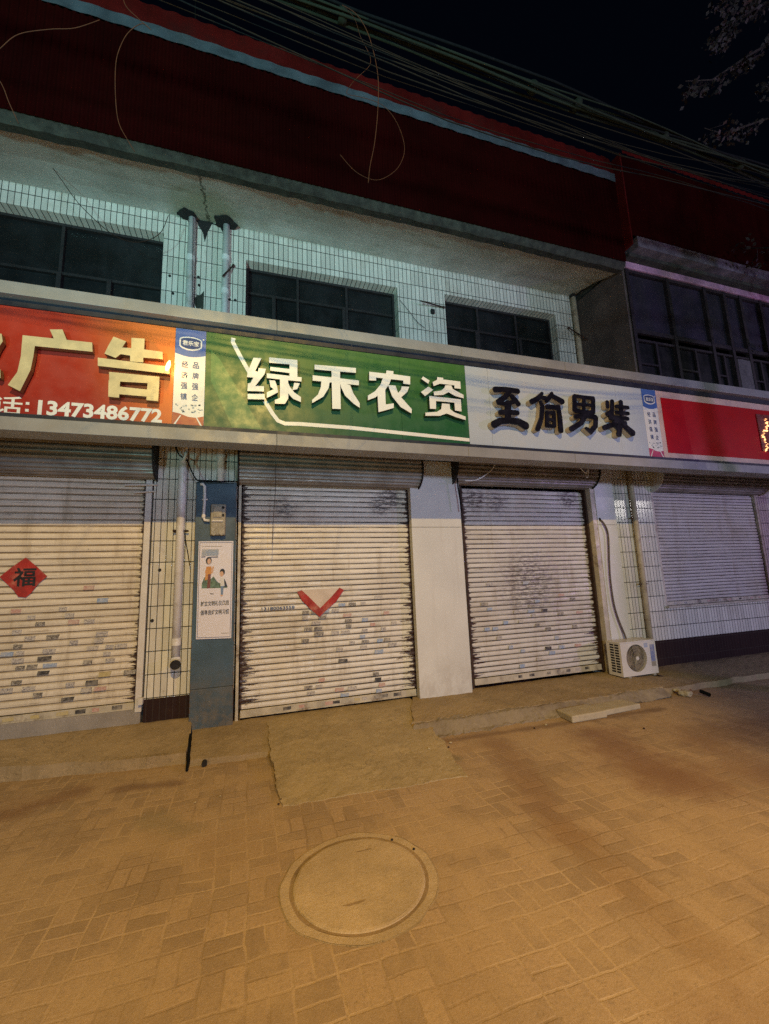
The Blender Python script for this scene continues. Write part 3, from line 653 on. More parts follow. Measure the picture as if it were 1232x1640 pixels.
# ------------------------------------------------------------------ fascia frame
YS = 4.35
fr = thing('fascia_frame', (2, 4.4, 3), 'long grey metal fascia frame running above all the shutters and holding the shop signs', 'sign frame')
for nm, (za, zb) in (('top_moulding', (4.262, 4.385)), ('bottom_moulding', (2.985, 3.105))):
    x = -6.0; widths = [3.2, 3.05, 2.2, 1.55, 2.6, 2.4, 3.0, 3.0]; mb = MB()
    for w_ in widths:
        mb.box(x, x+w_-.006, 4.265, 4.50, za, zb).box(x+w_-.006, x+w_, 4.27, 4.49, za+.003, zb-.003); x += w_
    mb.build(nm, M['mould'], fr, bevel=.006)
MB().box(-6, 15, 4.34, 4.44, 4.19, 4.26).box(-6, 15, 4.31, 4.44, 3.107, 3.155).box(-6, 15, 4.375, 4.44, 3.155, 4.19).build('backing_board', M['navy'], fr)
for x in (-5, -2.9, -.4, 2.5, 5.6, 8.6, 11.5):
    MB().box(x, x+.05, 4.44, 5.5, 4.20, 4.25).build('bracket', M['rust'], fr)
def board(x0, x1, z0, z1, y=YS): return MB().box(x0, x1, y, 4.374, z0, z1)
A_ = lambda a, c: (350+a/5.867, 540+c/5.867)
B_ = lambda a, c: (560+a/5.867, 560+c/5.867)
C_ = lambda a, c: (770+a/4.738, 600+c/4.738)
D_ = lambda a, c: (a/3.571, 520+c/3.571)
def glyph(polys, fn, y, depth, mf, ms, parent):
    b = MB()
    for i, p in enumerate(polys):
        q = [at(*(fn(a, c) if not isinstance(a, tuple) else a), y) for a, c in p]
        b.prism([(v.x, v.z) for v in q], y-.0006*i, y+depth-.0006*i, side=1)
    return b.build('character', [mf, ms], parent)
def conv(poly, fn): return [fn(*p) for p in poly]
# orange-red sign
sg = thing('shop_sign', (-2, YS, 3.7), 'orange-red advertising shop sign with gold block characters and a phone number', 'shop sign')
board(-5.6, -.745, 3.157, 4.188).build('panel', M['s_red'], sg)
idf = lambda a, c: (a, c)
glyph([[(285,27),(358,27),(383,90),(310,82)], [(130,60),(528,102),(530,155),(200,122),(192,180),(175,260),(115,380),(45,345),(100,270),(120,180)]], D_, 4.27, .055, M['gold'], M['gold_side'], sg)
glyph([[(650,68),(722,95),(700,130),(752,134),(752,75),(828,80),(825,141),(930,155),(932,198),(820,188),(820,216),(745,210),(745,177),(690,168),(662,190),(598,165),(620,120)],
       [(560,188),(968,240),(970,282),(560,235)], [(625,270),(912,298),(912,338),(625,322)], [(622,318),(688,325),(682,418),(620,412)], [(845,334),(912,335),(905,438),(838,432)], [(686,355),(845,372),(845,412),(682,398)]], D_, 4.27, .055, M['gold'], M['gold_side'], sg)
glyph([[(-120,30),(10,52),(16,95),(-6,128),(-30,180),(-90,170),(-50,110),(-120,80)], [(-130,230),(2,255),(4,305),(-130,280)]], D_, 4.27, .055, M['gold'], M['gold_side'], sg)
tz = at(20, 660, YS).z
text('电话', at(14, 651, YS).x-.11, at(14, 651, YS).z+.01, YS-.004, .42, .175, M['s_paper'], sg, 'lettering', .012, .003)
p0, p1 = at(61, 653, YS), at(260, 666, YS)
text('13473486772', (p0.x+p1.x)/2, (p0.z+p1.z)/2, YS-.004, p1.x-p0.x, .145, M['s_paper'], sg, 'phone_number', .035, .003)
c0 = at(44, 651, YS)
MB().box(c0.x-.012, c0.x+.014, YS-.004, YS-.001, c0.z+.015, c0.z+.04).box(c0.x-.012, c0.x+.014, YS-.004, YS-.001, c0.z-.05, c0.z-.025).build('lettering', M['s_paper'], sg)
gl = at(271, 586, 4.262)
lb = MB().tube([gl+Vector((-.022, .0, -.05)), gl+Vector((-.012, 0, -.015)), gl+Vector((-.004, 0, .02)), gl+Vector((.004, 0, .055))], [.010, .019, .017, .006], 10)
lb.build('lit_bulb', M['led'], sg, smooth=True)
lp = lamp('sign_bulb_light', 'POINT', tuple(gl+Vector((.02, -.05, .02))), (0, 0, 0), 3.2, (1.0, .45, .10), .015)
# brand strips
def strip(x0, x1, y, red, label, right=False):
    s = thing('advert_strip', ((x0+x1)/2, y, 3.7), label, 'advert strip')
    z0, z1 = 3.157, 4.188; wd = x1-x0; cx = (x0+x1)/2
    zb = z1-.27; zr = z0+.125
    MB().box(x0, x1, y, 4.374, z0, z1).build('panel', M['s_paper'], s)
    # blue header with a curved lower edge, brick foot with perspective lines
    e = [(x0+.001, z1-.002), (x1-.001, z1-.002)]+[(x1-.001-(wd-.002)*t/10, zb-.03*math.sin(math.pi*t/10)) for t in range(11)]
    MB().prism(e, y-.002, y+.001).build('header', M['s_blue'], s)
    e = [(x0+.001, z0+.002), (x1-.001, z0+.002), (x1-.001, zr-.015), (cx+wd*.25, zr-.035), (cx, zr-.03), (cx-wd*.3, zr), (x0+.001, zr+.01)]
    MB().prism(e, y-.002, y+.001).build('footer', red, s)
    for sg_ in (-1, 1):
        MB().prism([(cx+sg_*wd*.22, zr-.02), (cx+sg_*wd*.26, zr-.02), (cx+sg_*wd*.46, z0+.006), (cx+sg_*wd*.40, z0+.006)], y-.004, y-.0015).build('printed_line', M['s_paper'], s)
    lz = z1-.16; a_, b_ = wd*.37, .052
    ov = [(-1, .75), (-.72, 1), (-.2, 1.12), (.3, 1.1), (.78, .92), (1, .7), (1, -.45), (.72, -.8), (.2, -1.02), (-.3, -1.0), (-.78, -.75), (-1, -.45)]
    MB().prism([(cx+a_*p[0], lz+b_*1.35*p[1]) for p in ov], y-.004, y-.0015).build('emblem', M['s_paper'], s)
    MB().prism([(cx+a_*.88*p[0], lz+b_*1.08*p[1]+.002) for p in ov], y-.006, y-.0035).build('emblem', M['ink_blue'], s)
    text('君乐宝', cx, lz+.006, y-.008, a_*1.45, .056, M['s_paper'], s, 'lettering', .02, .002)
    MB().tube([(cx+a_*1.12, y-.006, lz+b_*1.2), (cx+a_*1.12, y-.003, lz+b_*1.2)], .009, 10).build('emblem', M['s_paper'], s)
    for j, (l, r) in enumerate(zip('经济强镇', '品牌强企')):
        zc = zb-.115-j*.114
        text(l, cx-wd*.17, zc, y-.003, wd*.205, .070, M['ink_blue'], s, 'lettering', .012, .002)
        text(r, cx+wd*.19, zc, y-.003, wd*.205, .070, M['ink_blue'], s, 'lettering', .012, .002)
    bh = MB()
    rn = random.Random(3)
    for i in range(26):
        xx = x0+.012+rn.random()*(wd-.03); zz = zr+.035+rn.uniform(-.025, .06)
        bh.box(xx, xx+rn.uniform(.006, .022), y-.003, y-.0012, zz, zz+rn.uniform(.006, .016))
    bh.build('printed_picture', plain('print_grey', (.30, .36, .40), .5, 0, .5, 50, 0), s)
    return s
strip(-.742, -.458, YS, M['s_brick'], 'narrow blue and white advert strip between the orange-red sign and the green sign')
strip(5.385, 5.66, YS, M['s_mag'], 'narrow blue and white advert strip between the cream sign and the deep red sign')
# green sign
sg = thing('shop_sign', (1, YS, 3.7), 'green shop sign with four white raised characters and a white curved line', 'shop sign')
board(-.455, 1.655, 3.157, 4.188).build('panel', M['s_green'], sg)
board(1.658, 2.522, 3.157, 4.188).build('panel', M['s_green'], sg)
q = [at(x, y, YS) for x, y in ((338, 560), (352, 575), (420, 688), (372, 684), (338, 610))]
MB().prism([(v.x, v.z) for v in q], YS-.0015, YS+.001).build('printed_band', M['s_green2'], sg)
q = [at(*A_(a, c), YS-.003) for a, c in ((142, 8), (135, 45), (200, 170), (290, 330), (430, 590), (510, 720), (560, 785), (625, 812), (760, 815), (1232, 850))]
q.append(at(750, 704.5, YS-.003)); q[-1].x = 2.518
b = MB(); hw = .021
for side in (1,):
    up, dn = [], []
    for i, p in enumerate(q):
        t = (q[min(i+1, len(q)-1)]-q[max(i-1, 0)]).normalized(); n = Vector((-t.z, 0, t.x)); up.append(p+n*hw); dn.append(p-n*hw)
    b.prism([(v.x, v.z) for v in up+dn[::-1]], YS-.004, YS-.001)
b.build('printed_line', M['let_white'], sg)
ch1 = [[(330,192),(405,197),(345,318),(372,325),(378,290),(447,297),(432,350),(345,460),(428,460),(428,510),(272,505),(278,435),(300,430),(330,380),(268,375),(275,325)],
 [(274,532),(434,534),(434,585),(274,582)], [(476,190),(742,215),(742,262),(476,240)], [(668,250),(742,258),(742,378),(668,370)], [(487,280),(672,300),(672,338),(487,315)], [(455,340),(782,378),(780,418),(455,385)],
 [(578,392),(655,400),(657,575),(625,628),(530,625),(530,590),(560,580),(578,570)], [(478,405),(532,410),(552,465),(560,520),(455,572),(455,520),(520,490),(490,470)],
 [(712,430),(765,435),(740,490),(695,500)], [(655,430),(672,470),(712,520),(775,565),(775,612),(700,580),(655,530)]]
glyph(ch1, A_, 4.275, .045, M['let_white'], M['let_side'], sg)
a2 = [[A_(903,258), B_(60,172), B_(60,218), A_(903,303)], [A_(1062,295), A_(1142,303), A_(1150,675), A_(1070,672)], [A_(885,358), B_(88,290), B_(88,335), A_(885,408)],
 [A_(968,405), A_(1047,413), A_(1035,480), A_(985,560), A_(880,620), A_(880,590), A_(935,540), A_(962,470)],
 [A_(1142,418), A_(1152,470), A_(1190,550), B_(40,510), B_(95,547), B_(95,502), B_(35,410), B_(6,335)]]
glyph(a2, idf, 4.275, .045, M['let_white'], M['let_side'], sg)
ch3 = [[(185,207),(345,225),(412,230),(570,252),(570,328),(505,320),(505,290),(250,262),(250,290),(185,288)], [(348,195),(412,202),(412,240),(340,232)],
 [(315,262),(390,275),(375,320),(330,385),(240,450),(172,475),(172,432),(240,390),(290,330)], [(262,405),(335,378),(340,515),(415,505),(415,548),(272,588)],
 [(362,335),(430,338),(460,420),(585,560),(582,600),(480,540),(400,440)], [(490,345),(560,350),(540,400),(480,452),(452,412),(480,380)]]
glyph(ch3, B_, 4.275, .045, M['let_white'], M['let_side'], sg)
ch4 = [[(692,252),(752,290),(740,320),(675,275)], [(740,348),(785,378),(710,437),(670,398)], [(825,258),(880,265),(880,280),(1040,300),(1045,368),(985,362),(985,335),(850,320),(790,342),(780,305),(820,285)],
 [(900,335),(955,335),(970,370),(1070,425),(1072,458),(990,435),(930,400),(880,425),(795,430),(790,395),(860,385),(890,360)],
 [(748,435),(1045,468),(1052,582),(990,572),(985,498),(812,483),(812,558),(755,555)],
 [(868,505),(940,512),(945,560),(985,590),(1090,630),(1090,662),(1000,635),(912,600),(850,622),(712,622),(712,592),(820,585),(860,560)]]
glyph(ch4, B_, 4.275, .045, M['let_white'], M['let_side'], sg)
# cream sign with brush characters
sg = thing('shop_sign', (4, YS, 3.7), 'cream shop sign with four glossy black brush-style characters', 'shop sign')
board(2.525, 2.842, 3.157, 4.188).build('panel', M['s_white'], sg)
board(2.845, 4.898, 3.157, 4.188).build('panel', M['s_white'], sg); board(4.90, 5.382, 3.157, 4.188).build('panel', M['s_white'], sg)
def brush(strokes, parent):
    b = MB(); Y = 4.262
    for i, (pts, ws) in enumerate(strokes):
        q = [at(*C_(*p), Y) for p in pts]; k = len(q)
        if isinstance(ws, (int, float)): ws = [ws]*k
        r = [w_/4.738/2/674*5.35*1.12 for w_ in ws]
        # resample with rounded ends
        left, right = [], []
        for j, p in enumerate(q):
            t = (q[min(j+1, k-1)]-q[max(j-1, 0)]).normalized(); n = Vector((-t.z, 0, t.x))
            left.append(p+n*r[j]); right.append(p-n*r[j])
        def cap(p, t, rad, s_):
            n = Vector((-t.z, 0, t.x)); return [p + n*rad*math.cos(a)*s_ + t*rad*math.sin(a)*.8 for a in [math.pi*z/6 for z in range(1, 6)]]
        t1 = (q[-1]-q[-2]).normalized(); t0 = (q[0]-q[1]).normalized()
        out = left + cap(q[-1], t1, r[-1], 1) + right[::-1] + cap(q[0], t0, r[0], 1)
        b.prism([(v.x, v.z) for v in out], Y-.0007*i, Y+.012, side=0)
        b.cur = 1; b.prism([(v.x, v.z) for v in out], Y+.012+.0003*i, YS-.008, side=1); b.cur = 0
    return b.build('character', [M['let_black'], M['let_cream_side']], parent)
brush([([(110,112),(190,110),(285,125)], [42,34,38]), ([(225,120),(185,170),(135,205)], [34,38,40]), ([(135,212),(190,222),(255,205)], 30), ([(235,160),(262,190),(290,225)], [30,36,34]), ([(208,215),(208,345)], [48,46]), ([(148,285),(215,283),(282,290)], 34), ([(102,378),(150,352),(215,348),(290,358),(345,390)], [52,46,44,50,56])], sg)
brush([([(468,140),(435,180),(388,205)], [24,36,40]), ([(455,170),(498,178)], 30), ([(542,140),(520,175),(500,200)], [24,34,30]), ([(550,165),(590,185),(622,205)], [34,36,42]), ([(455,205),(470,240),(462,330),(432,415)], [24,34,34,36]), ([(505,242),(545,246),(585,250)], 34), ([(590,240),(602,330),(610,428)], [32,38,38]), ([(503,285),(503,390)], 28), ([(555,285),(560,392)], 28), ([(503,290),(555,292)], 24), ([(503,340),(555,342)], 22), ([(503,388),(558,392)], 26)], sg)
brush([([(712,160),(780,170),(858,180)], [28,28,32]), ([(712,165),(716,270)], [34,38]), ([(856,185),(856,288)], [32,34]), ([(720,222),(850,232)], 24), ([(785,170),(785,280)], 28), ([(716,272),(785,284),(852,288)], 32), ([(720,318),(780,312),(872,322)], [36,28,36]), ([(876,325),(872,390),(835,432),(800,405)], [34,38,44,20]), ([(800,300),(765,365),(690,412)], [36,38,42])], sg)
brush([([(962,205),(965,245)], 30), ([(1000,200),(998,300)], 34), ([(960,300),(985,285)], 34), ([(1065,205),(1068,300)], [36,34]), ([(1030,240),(1120,250)], 28), ([(1030,285),(1122,295)], 28), ([(985,328),(1050,326),(1118,335)], [40,30,30]), ([(1045,345),(1000,380),(940,402)], [34,38,40]), ([(1050,330),(1055,400),(1050,455)], [40,40,44]), ([(1070,350),(1105,400),(1155,445)], [34,42,52]), ([(1100,365),(1070,395)], 26), ([(1010,375),(1040,410)], 30)], sg)
# deep red sign
sg = thing('shop_sign', (8, YS, 3.7), 'deep red shop sign in a faded peach border with lit bulbs at its end', 'shop sign')
board(5.663, 14, 3.157, 4.188).build('border', M['s_border'], sg)
MB().box(5.745, 14, YS-.004, YS, 3.24, 4.085).build('panel', M['s_dred'], sg)
bd = MB(); rn = random.Random(8)
pts = []
for i in range(26):
    t = i/25; pts.append((at(1222, 670+55*t, YS).x + .05*math.sin(t*9), at(1222, 672+52*t, YS).z))
for i, (x, z) in enumerate(pts): bd = MB(); bd.tube([(x+rn.uniform(-.02, .06), YS-.03, z), (x+rn.uniform(-.02, .06), YS-.018, z+.006)], rn.choice((.003, .004, .006, .012)), 8); bd.build('bulb', M['led_small'], sg)
x0 = at(1216, 700, YS).x
MB().box(x0, x0+.6, YS-.018, YS-.005, 3.38, 4.0).build('bulb_plate', plain('brown_red_plate', (.22, .03, .02), .4), sg)
# ------------------------------------------------------------------ pipes
def pipe(name, pts, r, mat, label, cat='pipe', group=None, parts=()):
    t = thing(name, tuple(pts[-1]), label, cat, group)
    MB().tube(pts, r, 14).build('tube', mat, t, smooth=True)
    for nm, mb, mt in parts: mb.build(nm, mt, t, smooth=False)
    return t
xp = -.79
cos = [('collar', MB().tube([(xp, 5.445, z-.04), (xp, 5.445, z+.04)], .052, 14), M['pvc']) for z in (5.85, 4.95, 2.60, .98)]
cl = MB().tube([(xp-.08, 5.44, 2.25), (xp+.09, 5.44, 2.245)], .012).tube([(xp-.07, 5.44, 2.24), (xp-.06, 5.5, 2.24)], .01)
el = MB().tube([(xp, 5.445, .80), (xp+.004, 5.43, .76), (xp+.012, 5.37, .745), (xp+.018, 5.33, .742)], .056, 16, caps=False)
ins = MB().tube([(xp+.012, 5.37, .745), (xp+.017, 5.345, .742)], .050, 16)
pipe('downpipe', [(xp, 5.445, 6.50), (xp, 5.445, 3), (xp, 5.445, .80)], .046, M['pvc'], 'long white plastic downpipe that ends in an open elbow beside the blue pillar', 'pipe', None,
     cos + [('clamp', cl, M['rust']), ('elbow', el, M['pvc']), ('opening', ins, M['black'])])
cos = [('collar', MB().tube([(-.36, 5.445, z-.035), (-.36, 5.445, z+.035)], .050, 14), M['pvc']) for z in (5.95, 5.45, 3.2)]
pipe('downpipe', [(-.36, 5.445, 6.46), (-.36, 5.445, 4), (-.36, 5.445, 2.845)], .044, M['pvc'], 'white plastic downpipe running down behind the signs into the top of the blue pillar', 'pipe', None, cos)
pipe('downpipe', [(5.44, 5.44, 6.45), (5.45, 5.44, 5.5), (5.45, 5.44, 4.3)], .045, M['pvc_old'], 'short stained downpipe upstairs at the corner beside the balcony side wall', 'pipe', None,
     (('cap', MB().tube([(5.44, 5.44, 6.42), (5.44, 5.44, 6.47)], .055, 12), M['black']),))
cl = MB()
for z in (2.45, 1.35): cl.tube([(6.10, 5.44, z), (6.28, 5.44, z)], .010)
pipe('downpipe', [(6.21, 5.44, 4.2), (6.21, 5.44, 2), (6.19, 5.44, .05)], .042, M['pvc_old'], 'rusty cream downpipe standing behind the air conditioner', 'pipe', None, (('clamp', cl, M['rust']),))
# short conduit stubs hanging below the fascia
t = thing('conduit_stub', (-.76, 5.3, 3.1), 'short kinked white conduit end hanging below the fascia left of the blue pillar', 'conduit')
q = [at(x, y, 5.2) for x, y in ((300, 706), (299, 720))]; MB().tube(q, .016, 10).build('tube', M['pvc'], t, smooth=True)
q = [at(x, y, 5.2) for x, y in ((299, 723), (297, 730), (293, 741))]; MB().tube(q, .017, 10).build('tube', M['pvc'], t, smooth=True)
def wire(name, pts, r, mat, label, cat='wire', group=None, sub=6):
    pts = [Vector(p) for p in pts]; out = []
    n = len(pts)
    for i in range(n-1):
        p0, p1, p2, p3 = pts[max(i-1, 0)], pts[i], pts[i+1], pts[min(i+2, n-1)]
        for j in range(sub):
            t = j/sub; out.append(.5*((2*p1)+(-p0+p2)*t+(2*p0-5*p1+4*p2-p3)*t*t+(-p0+3*p1-3*p2+p3)*t**3))
    out.append(pts[-1])
    o = MB().tube(out, r, 6).build(name, mat, smooth=True, fixn=False); return tagit(o, label, cat, group)
wire('loose_wire', [at(x, y, 5.3) for x, y in ((281, 715), (287, 728), (300, 738), (306, 752), (315, 768), (330, 771), (376, 771))], .009, M['wire_dark'], 'black wire sagging from the fascia to the top of the blue pillar')
wire('loose_wire', [at(x, y, 5.42) for x, y in ((289, 826), (293, 845), (297, 862), (302, 890), (304, 905))], .004, M['wire_dark'], 'thin black wire hanging on the tiles right of the long downpipe')
wire('loose_wire', [at(x, y, 5.40) for x, y in ((313, 0), (312, 120), (311, 240), (309, 400), (309, 480), (314, 500), (322, 520))], .0035, M['wire_grey'], 'thin straight wire dropping from the roof past the long downpipe')
wire('loose_wire', [at(x, y, 5.1) for x, y in ((60, 235), (100, 290), (130, 330), (180, 375), (220, 388), (255, 375), (270, 345))], .004, M['wire_orange'], 'thin brown wire looping in front of the upper left window')
wire('loose_wire', [at(x, y, 5.15) for x, y in ((745, 770), (765, 768), (785, 755), (793, 744))], .009, M['pvc'], 'pale wire sagging across the top of the right-hand roller coil')
wire('loose_wire', [at(x, y, 5.05) for x, y in ((928, 745), (932, 752), (940, 758), (943, 748), (941, 765), (938, 758), (944, 750))], .008, M['pvc'], 'pale coiled wire end above the right-hand roller shutter')
wire('loose_wire', [at(x, y, 5.30) for x, y in ((735, 740), (733, 772), (737, 800), (739, 818))], .010, M['wire_dark'], 'dark wire hanging down the right edge of the wide cream pillar')
wire('loose_wire', [at(x, y, 5.15) for x, y in ((442, 742), (441, 790), (438, 830), (436, 870))], .0035, M['wire_orange'], 'thin brown wire hanging in front of the middle roller shutter')
# metal brackets left on the upper tiles
def stick(a, c, label, y0=5.47, y1=5.36, r=.011):
    t = thing('wall_bracket', tuple(at(*a, y0)), label, 'bracket')
    MB().tube([at(*a, y0), at(*c, y1)], r, 6).build('arm', M['rust'], t)
    MB().tube([at(*a, 5.5), at(*a, 5.46)], .02, 8).build('mount', M['rust'], t)
stick((374, 425), (357, 442), 'black metal stub sticking out beside the second downpipe upstairs')
stick((711, 492), (674, 482), 'black metal stub on the tiles between the two upper windows')
stick((911, 525), (955, 553), 'thin black rod sticking out of the corner tiles next to the balcony', 5.47, 5.2)
t = thing('junction_box', tuple(at(693, 499, 5.48)), 'tiny black box on the tiles between the two upper windows', 'junction box')
q = at(693, 499, 5.48); MB().box(q.x-.03, q.x+.03, 5.46, 5.499, q.z-.035, q.z+.035).build('housing', M['black'], t, bevel=.004)
wire('loose_wire', [at(x, y, 5.47) for x, y in ((640, 480), (655, 498), (668, 515), (680, 525))], .004, M['wire_dark'], 'short black wire on the tiles right of the middle upper window')
MB_n = MB()
for x, y in ((277, 470), (272, 442), (318, 444), (319, 457), (368, 480), (377, 481), (256, 913), (244, 994), (646, 410)):
    q = at(x, y, 5.5); MB_n.prism([(q.x+.018*math.cos(a), q.z+.02*math.sin(a)) for a in [i*math.pi/4 for i in range(8)]], 5.494, 5.502)
MB_n.build('drill_hole', M['black'], bld)
# ------------------------------------------------------------------ electric meter
t = thing('electric_meter', (-.385, 5.33, 2.37), 'grey-beige electric meter box on the blue pillar above the poster', 'electric meter')
q0, q1 = at(338, 807, 5.32), at(361, 857, 5.32)
MB().box(q0.x, q1.x, 5.315, 5.398, q1.z, q0.z).build('housing', M['meter'], t, bevel=.01)
MB().box(q0.x+.03, q1.x-.045, 5.300, 5.314, q0.z-.16, q0.z-.03).build('window', M['meter_win'], t, bevel=.004)
MB().box(q1.x-.04, q1.x-.015, 5.303, 5.314, q0.z-.15, q0.z-.12).box(q1.x-.04, q1.x-.015, 5.303, 5.314, q0.z-.06, q0.z-.03).build('terminal', M['black'], t)
MB().tube([(q0.x+.015, 5.305, q0.z-.205), (q1.x-.03, 5.305, q0.z-.205)], .012, 8).build('clip', M['pvc'], t)
xm = (q0.x+q1.x)/2
MB().prism([(q0.x+.01, q1.z+.15), (xm-.005, q1.z+.15), (xm-.005, q1.z+.02), (xm-.045, q1.z-.008), (q0.x+.01, q1.z+.02)], 5.306, 5.314).prism([(xm+.005, q1.z+.15), (q1.x-.01, q1.z+.15), (q1.x-.01, q1.z+.02), (xm+.045, q1.z-.008), (xm+.005, q1.z+.02)], 5.306, 5.314).build('terminal_cover', M['meter_win'], t, bevel=.003)
q = [at(x, y, 5.36) for x, y in ((321, 776), (325, 775), (328, 779), (328, 800), (326, 828), (328, 833), (336, 834))]
MB().tube(q, .017, 12).build('conduit', M['pvc'], t, smooth=True)
MB().tube([at(324, 800, 5.36), at(333, 800, 5.36)], .009).tube([at(350, 838, 5.1)*0+at(326.5, 824, 5.36), at(326, 829, 5.36)], .022).build('conduit_clip', M['pvc'], t)
# ------------------------------------------------------------------ poster
t = thing('poster', (-.39, 5.39, 1.55), 'tall pale pink public-notice poster with two cartoon figures on the blue pillar', 'poster')
yp = 5.382
c_ = [at(x, y, yp) for x, y in ((318.5, 867), (374, 866.5), (370.5, 1022), (314, 1024))]
MB().prism([(v.x, v.z) for v in c_], yp, 5.398).build('board', M['poster'], t)
def uv(a, c):   # fractions of the poster
    p = (c_[0]*(1-a)+c_[1]*a)*(1-c)+(c_[3]*(1-a)+c_[2]*a)*c; return (p.x, p.z)
b = MB()
for (a0, c0_, a1, c1) in ((.03, .012, .97, .017), (.03, .983, .97, .988), (.03, .017, .042, .983), (.958, .017, .97, .983)):
    b.prism([uv(a0, c0_), uv(a1, c0_), uv(a1, c1), uv(a0, c1)], yp-.001, yp+.001)
b.build('border', M['ink_blue'], t)
S = lambda poly, mat, name, k=0: MB().prism([uv(a, c) for a, c in poly], yp-.0012-k*.0008, yp+.0004).build(name, mat, t)
def ell(cx, cy, rx, ry, n=16): return [(cx+rx*math.cos(2*math.pi*i/n), cy+ry*math.sin(2*math.pi*i/n)) for i in range(n)]
S([(.10, .085), (.58, .085), (.57, .155), (.09, .155)], STK[1], 'printed_plate')
for (a0, c0_, w_) in ((.08, .162, .12), (.32, .165, .24)): S([(a0, c0_), (a0+w_, c0_-.004), (a0+w_, c0_+.008), (a0, c0_+.008)], M['ink_blue'], 'printed_line')
S([(.10, .050), (.68, .053), (.68, .058), (.10, .056)], M['meter'], 'printed_line')
S([(.12, .49), (.12, .44), (.18, .38), (.25, .37), (.35, .40), (.45, .37), (.55, .42), (.62, .44), (.75, .43), (.82, .46), (.86, .49)], M['leafg'], 'printed_bush')
fig = [(ell(.30, .205, .085, .040), M['ink'], 1), (ell(.31, .212, .052, .030), M['skin'], 2), ([(.24, .265), (.38, .265), (.40, .33), (.38, .345), (.23, .345), (.20, .33)], M['orange'], 1), ([(.42, .26), (.46, .27), (.42, .34), (.36, .32)], M['skin'], 2), ([(.22, .34), (.30, .345), (.28, .40), (.20, .41)], M['orange'], 2), ([(.29, .345), (.37, .345), (.36, .49), (.27, .49)], M['brown'], 2),
       (ell(.70, .325, .075, .035), M['ink'], 1), (ell(.68, .345, .055, .028), M['skin'], 2), ([(.65, .385), (.75, .385), (.77, .47), (.65, .47)], M['s_paper'], 2), ([(.75, .39), (.80, .42), (.86, .48), (.77, .48)], M['ink'], 1), ([(.66, .47), (.75, .47), (.73, .56), (.67, .56)], M['jean'], 2), ([(.66, .56), (.73, .56), (.72, .575), (.66, .575)], M['skin'], 2)]
for i, (pg, mt, k) in enumerate(fig): S(pg, mt, 'printed_figure', k+i*.15)
S([(.36, .543), (.46, .545), (.46, .553), (.36, .552)], M['ink'], 'printed_line')
pa, pb = uv(.5, .645), uv(.5, .735)
wdt = (c_[1]-c_[0]).length
text('树立文明礼仪风范', pa[0]+.003, pa[1], yp-.002, wdt*.80, .058, M['ink'], t, 'lettering', .018, .002)
text('倡导良好文明习惯', pb[0]+.004, pb[1], yp-.002, wdt*.80, .058, M['ink'], t, 'lettering', .018, .002)
S([(.70, .945), (.93, .945), (.93, .951), (.70, .951)], M['meter'], 'printed_line')
# ------------------------------------------------------------------ red paper decorations on the shutters
t = thing('door_decoration', tuple(at(37, 925, 5.52)), 'red paper diamond with a black blessing character pasted on the left roller shutter', 'paper decoration')
q = [at(x, y, 5.525) for x, y in ((42, 893), (60, 908), (76, 923), (62, 935), (50, 950), (42, 957), (30, 956), (22, 945), (0, 924), (20, 908))]
MB().prism([(v.x, v.z) for v in q], 5.518, 5.523).build('paper', M['paper_red'], t)
q = at(40, 924, 5.52); text('福', q.x, q.z, 5.514, .20, .20, M['ink'], t, 'character', .018, .003)
t = thing('door_decoration', tuple(at(513, 965, 5.52)), 'torn lower corner of a red-edged paper diamond on the middle roller shutter', 'paper decoration')
q = [at(x, y, 5.523) for x, y in ((483, 945), (545, 942), (540, 950), (514, 975), (490, 952))]
MB().prism([(v.x, v.z) for v in q], 5.522, 5.526).build('paper', M['paper_pink'], t)
q = [at(x, y, 5.52) for x, y in ((476, 948), (483, 945), (495, 956), (513, 974), (530, 957), (544, 941), (551, 945), (538, 964), (520, 980), (512, 988), (498, 976), (484, 962))]
MB().prism([(v.x, v.z) for v in q], 5.516, 5.521).build('red_edge', M['paper_red'], t)
# ------------------------------------------------------------------ air conditioner
t = thing('air_conditioner', (5.54, 5.22, .02), 'off-white air conditioner outdoor unit on the pavement at the foot of the narrow cream pillar', 'air conditioner')
ax0, ax1, ay0, ay1, az0, az1 = 5.21, 5.885, 5.10, 5.36, .045, .52
fc = (ax0+.285, az0+.245); fr_ = .195
# casing with a round hole in the front
b = MB(); n = 40
ring = [(fc[0]+fr_*math.cos(2*math.pi*i/n), fc[1]+fr_*math.sin(2*math.pi*i/n)) for i in range(n)]
sq = []
for i in range(n):
    a = 2*math.pi*i/n; c_a, s_a = math.cos(a), math.sin(a); k = min((ax1-fc[0])/c_a if c_a > 1e-6 else 9, (ax0-fc[0])/c_a if c_a < -1e-6 else 9, (az1-fc[1])/s_a if s_a > 1e-6 else 9, (az0-fc[1])/s_a if s_a < -1e-6 else 9)
    sq.append((fc[0]+k*c_a, fc[1]+k*s_a))
for i in range(n):
    j = (i+1) % n
    b.quad((ring[i][0], ay0, ring[i][1]), (ring[j][0], ay0, ring[j][1]), (sq[j][0], ay0, sq[j][1]), (sq[i][0], ay0, sq[i][1]))
    b.quad((ring[i][0], ay0, ring[i][1]), (ring[j][0], ay0, ring[j][1]), (ring[j][0], ay0+.05, ring[j][1]), (ring[i][0], ay0+.05, ring[i][1]))
for cx_, cz_ in ((ax1, az1), (ax0, az1), (ax0, az0), (ax1, az0)):
    near = sorted(sq, key=lambda p: (p[0]-cx_)**2+(p[1]-cz_)**2)[:2]
    b.quad((cx_, ay0, cz_), (near[0][0], ay0, near[0][1]), (near[1][0], ay0, near[1][1]))
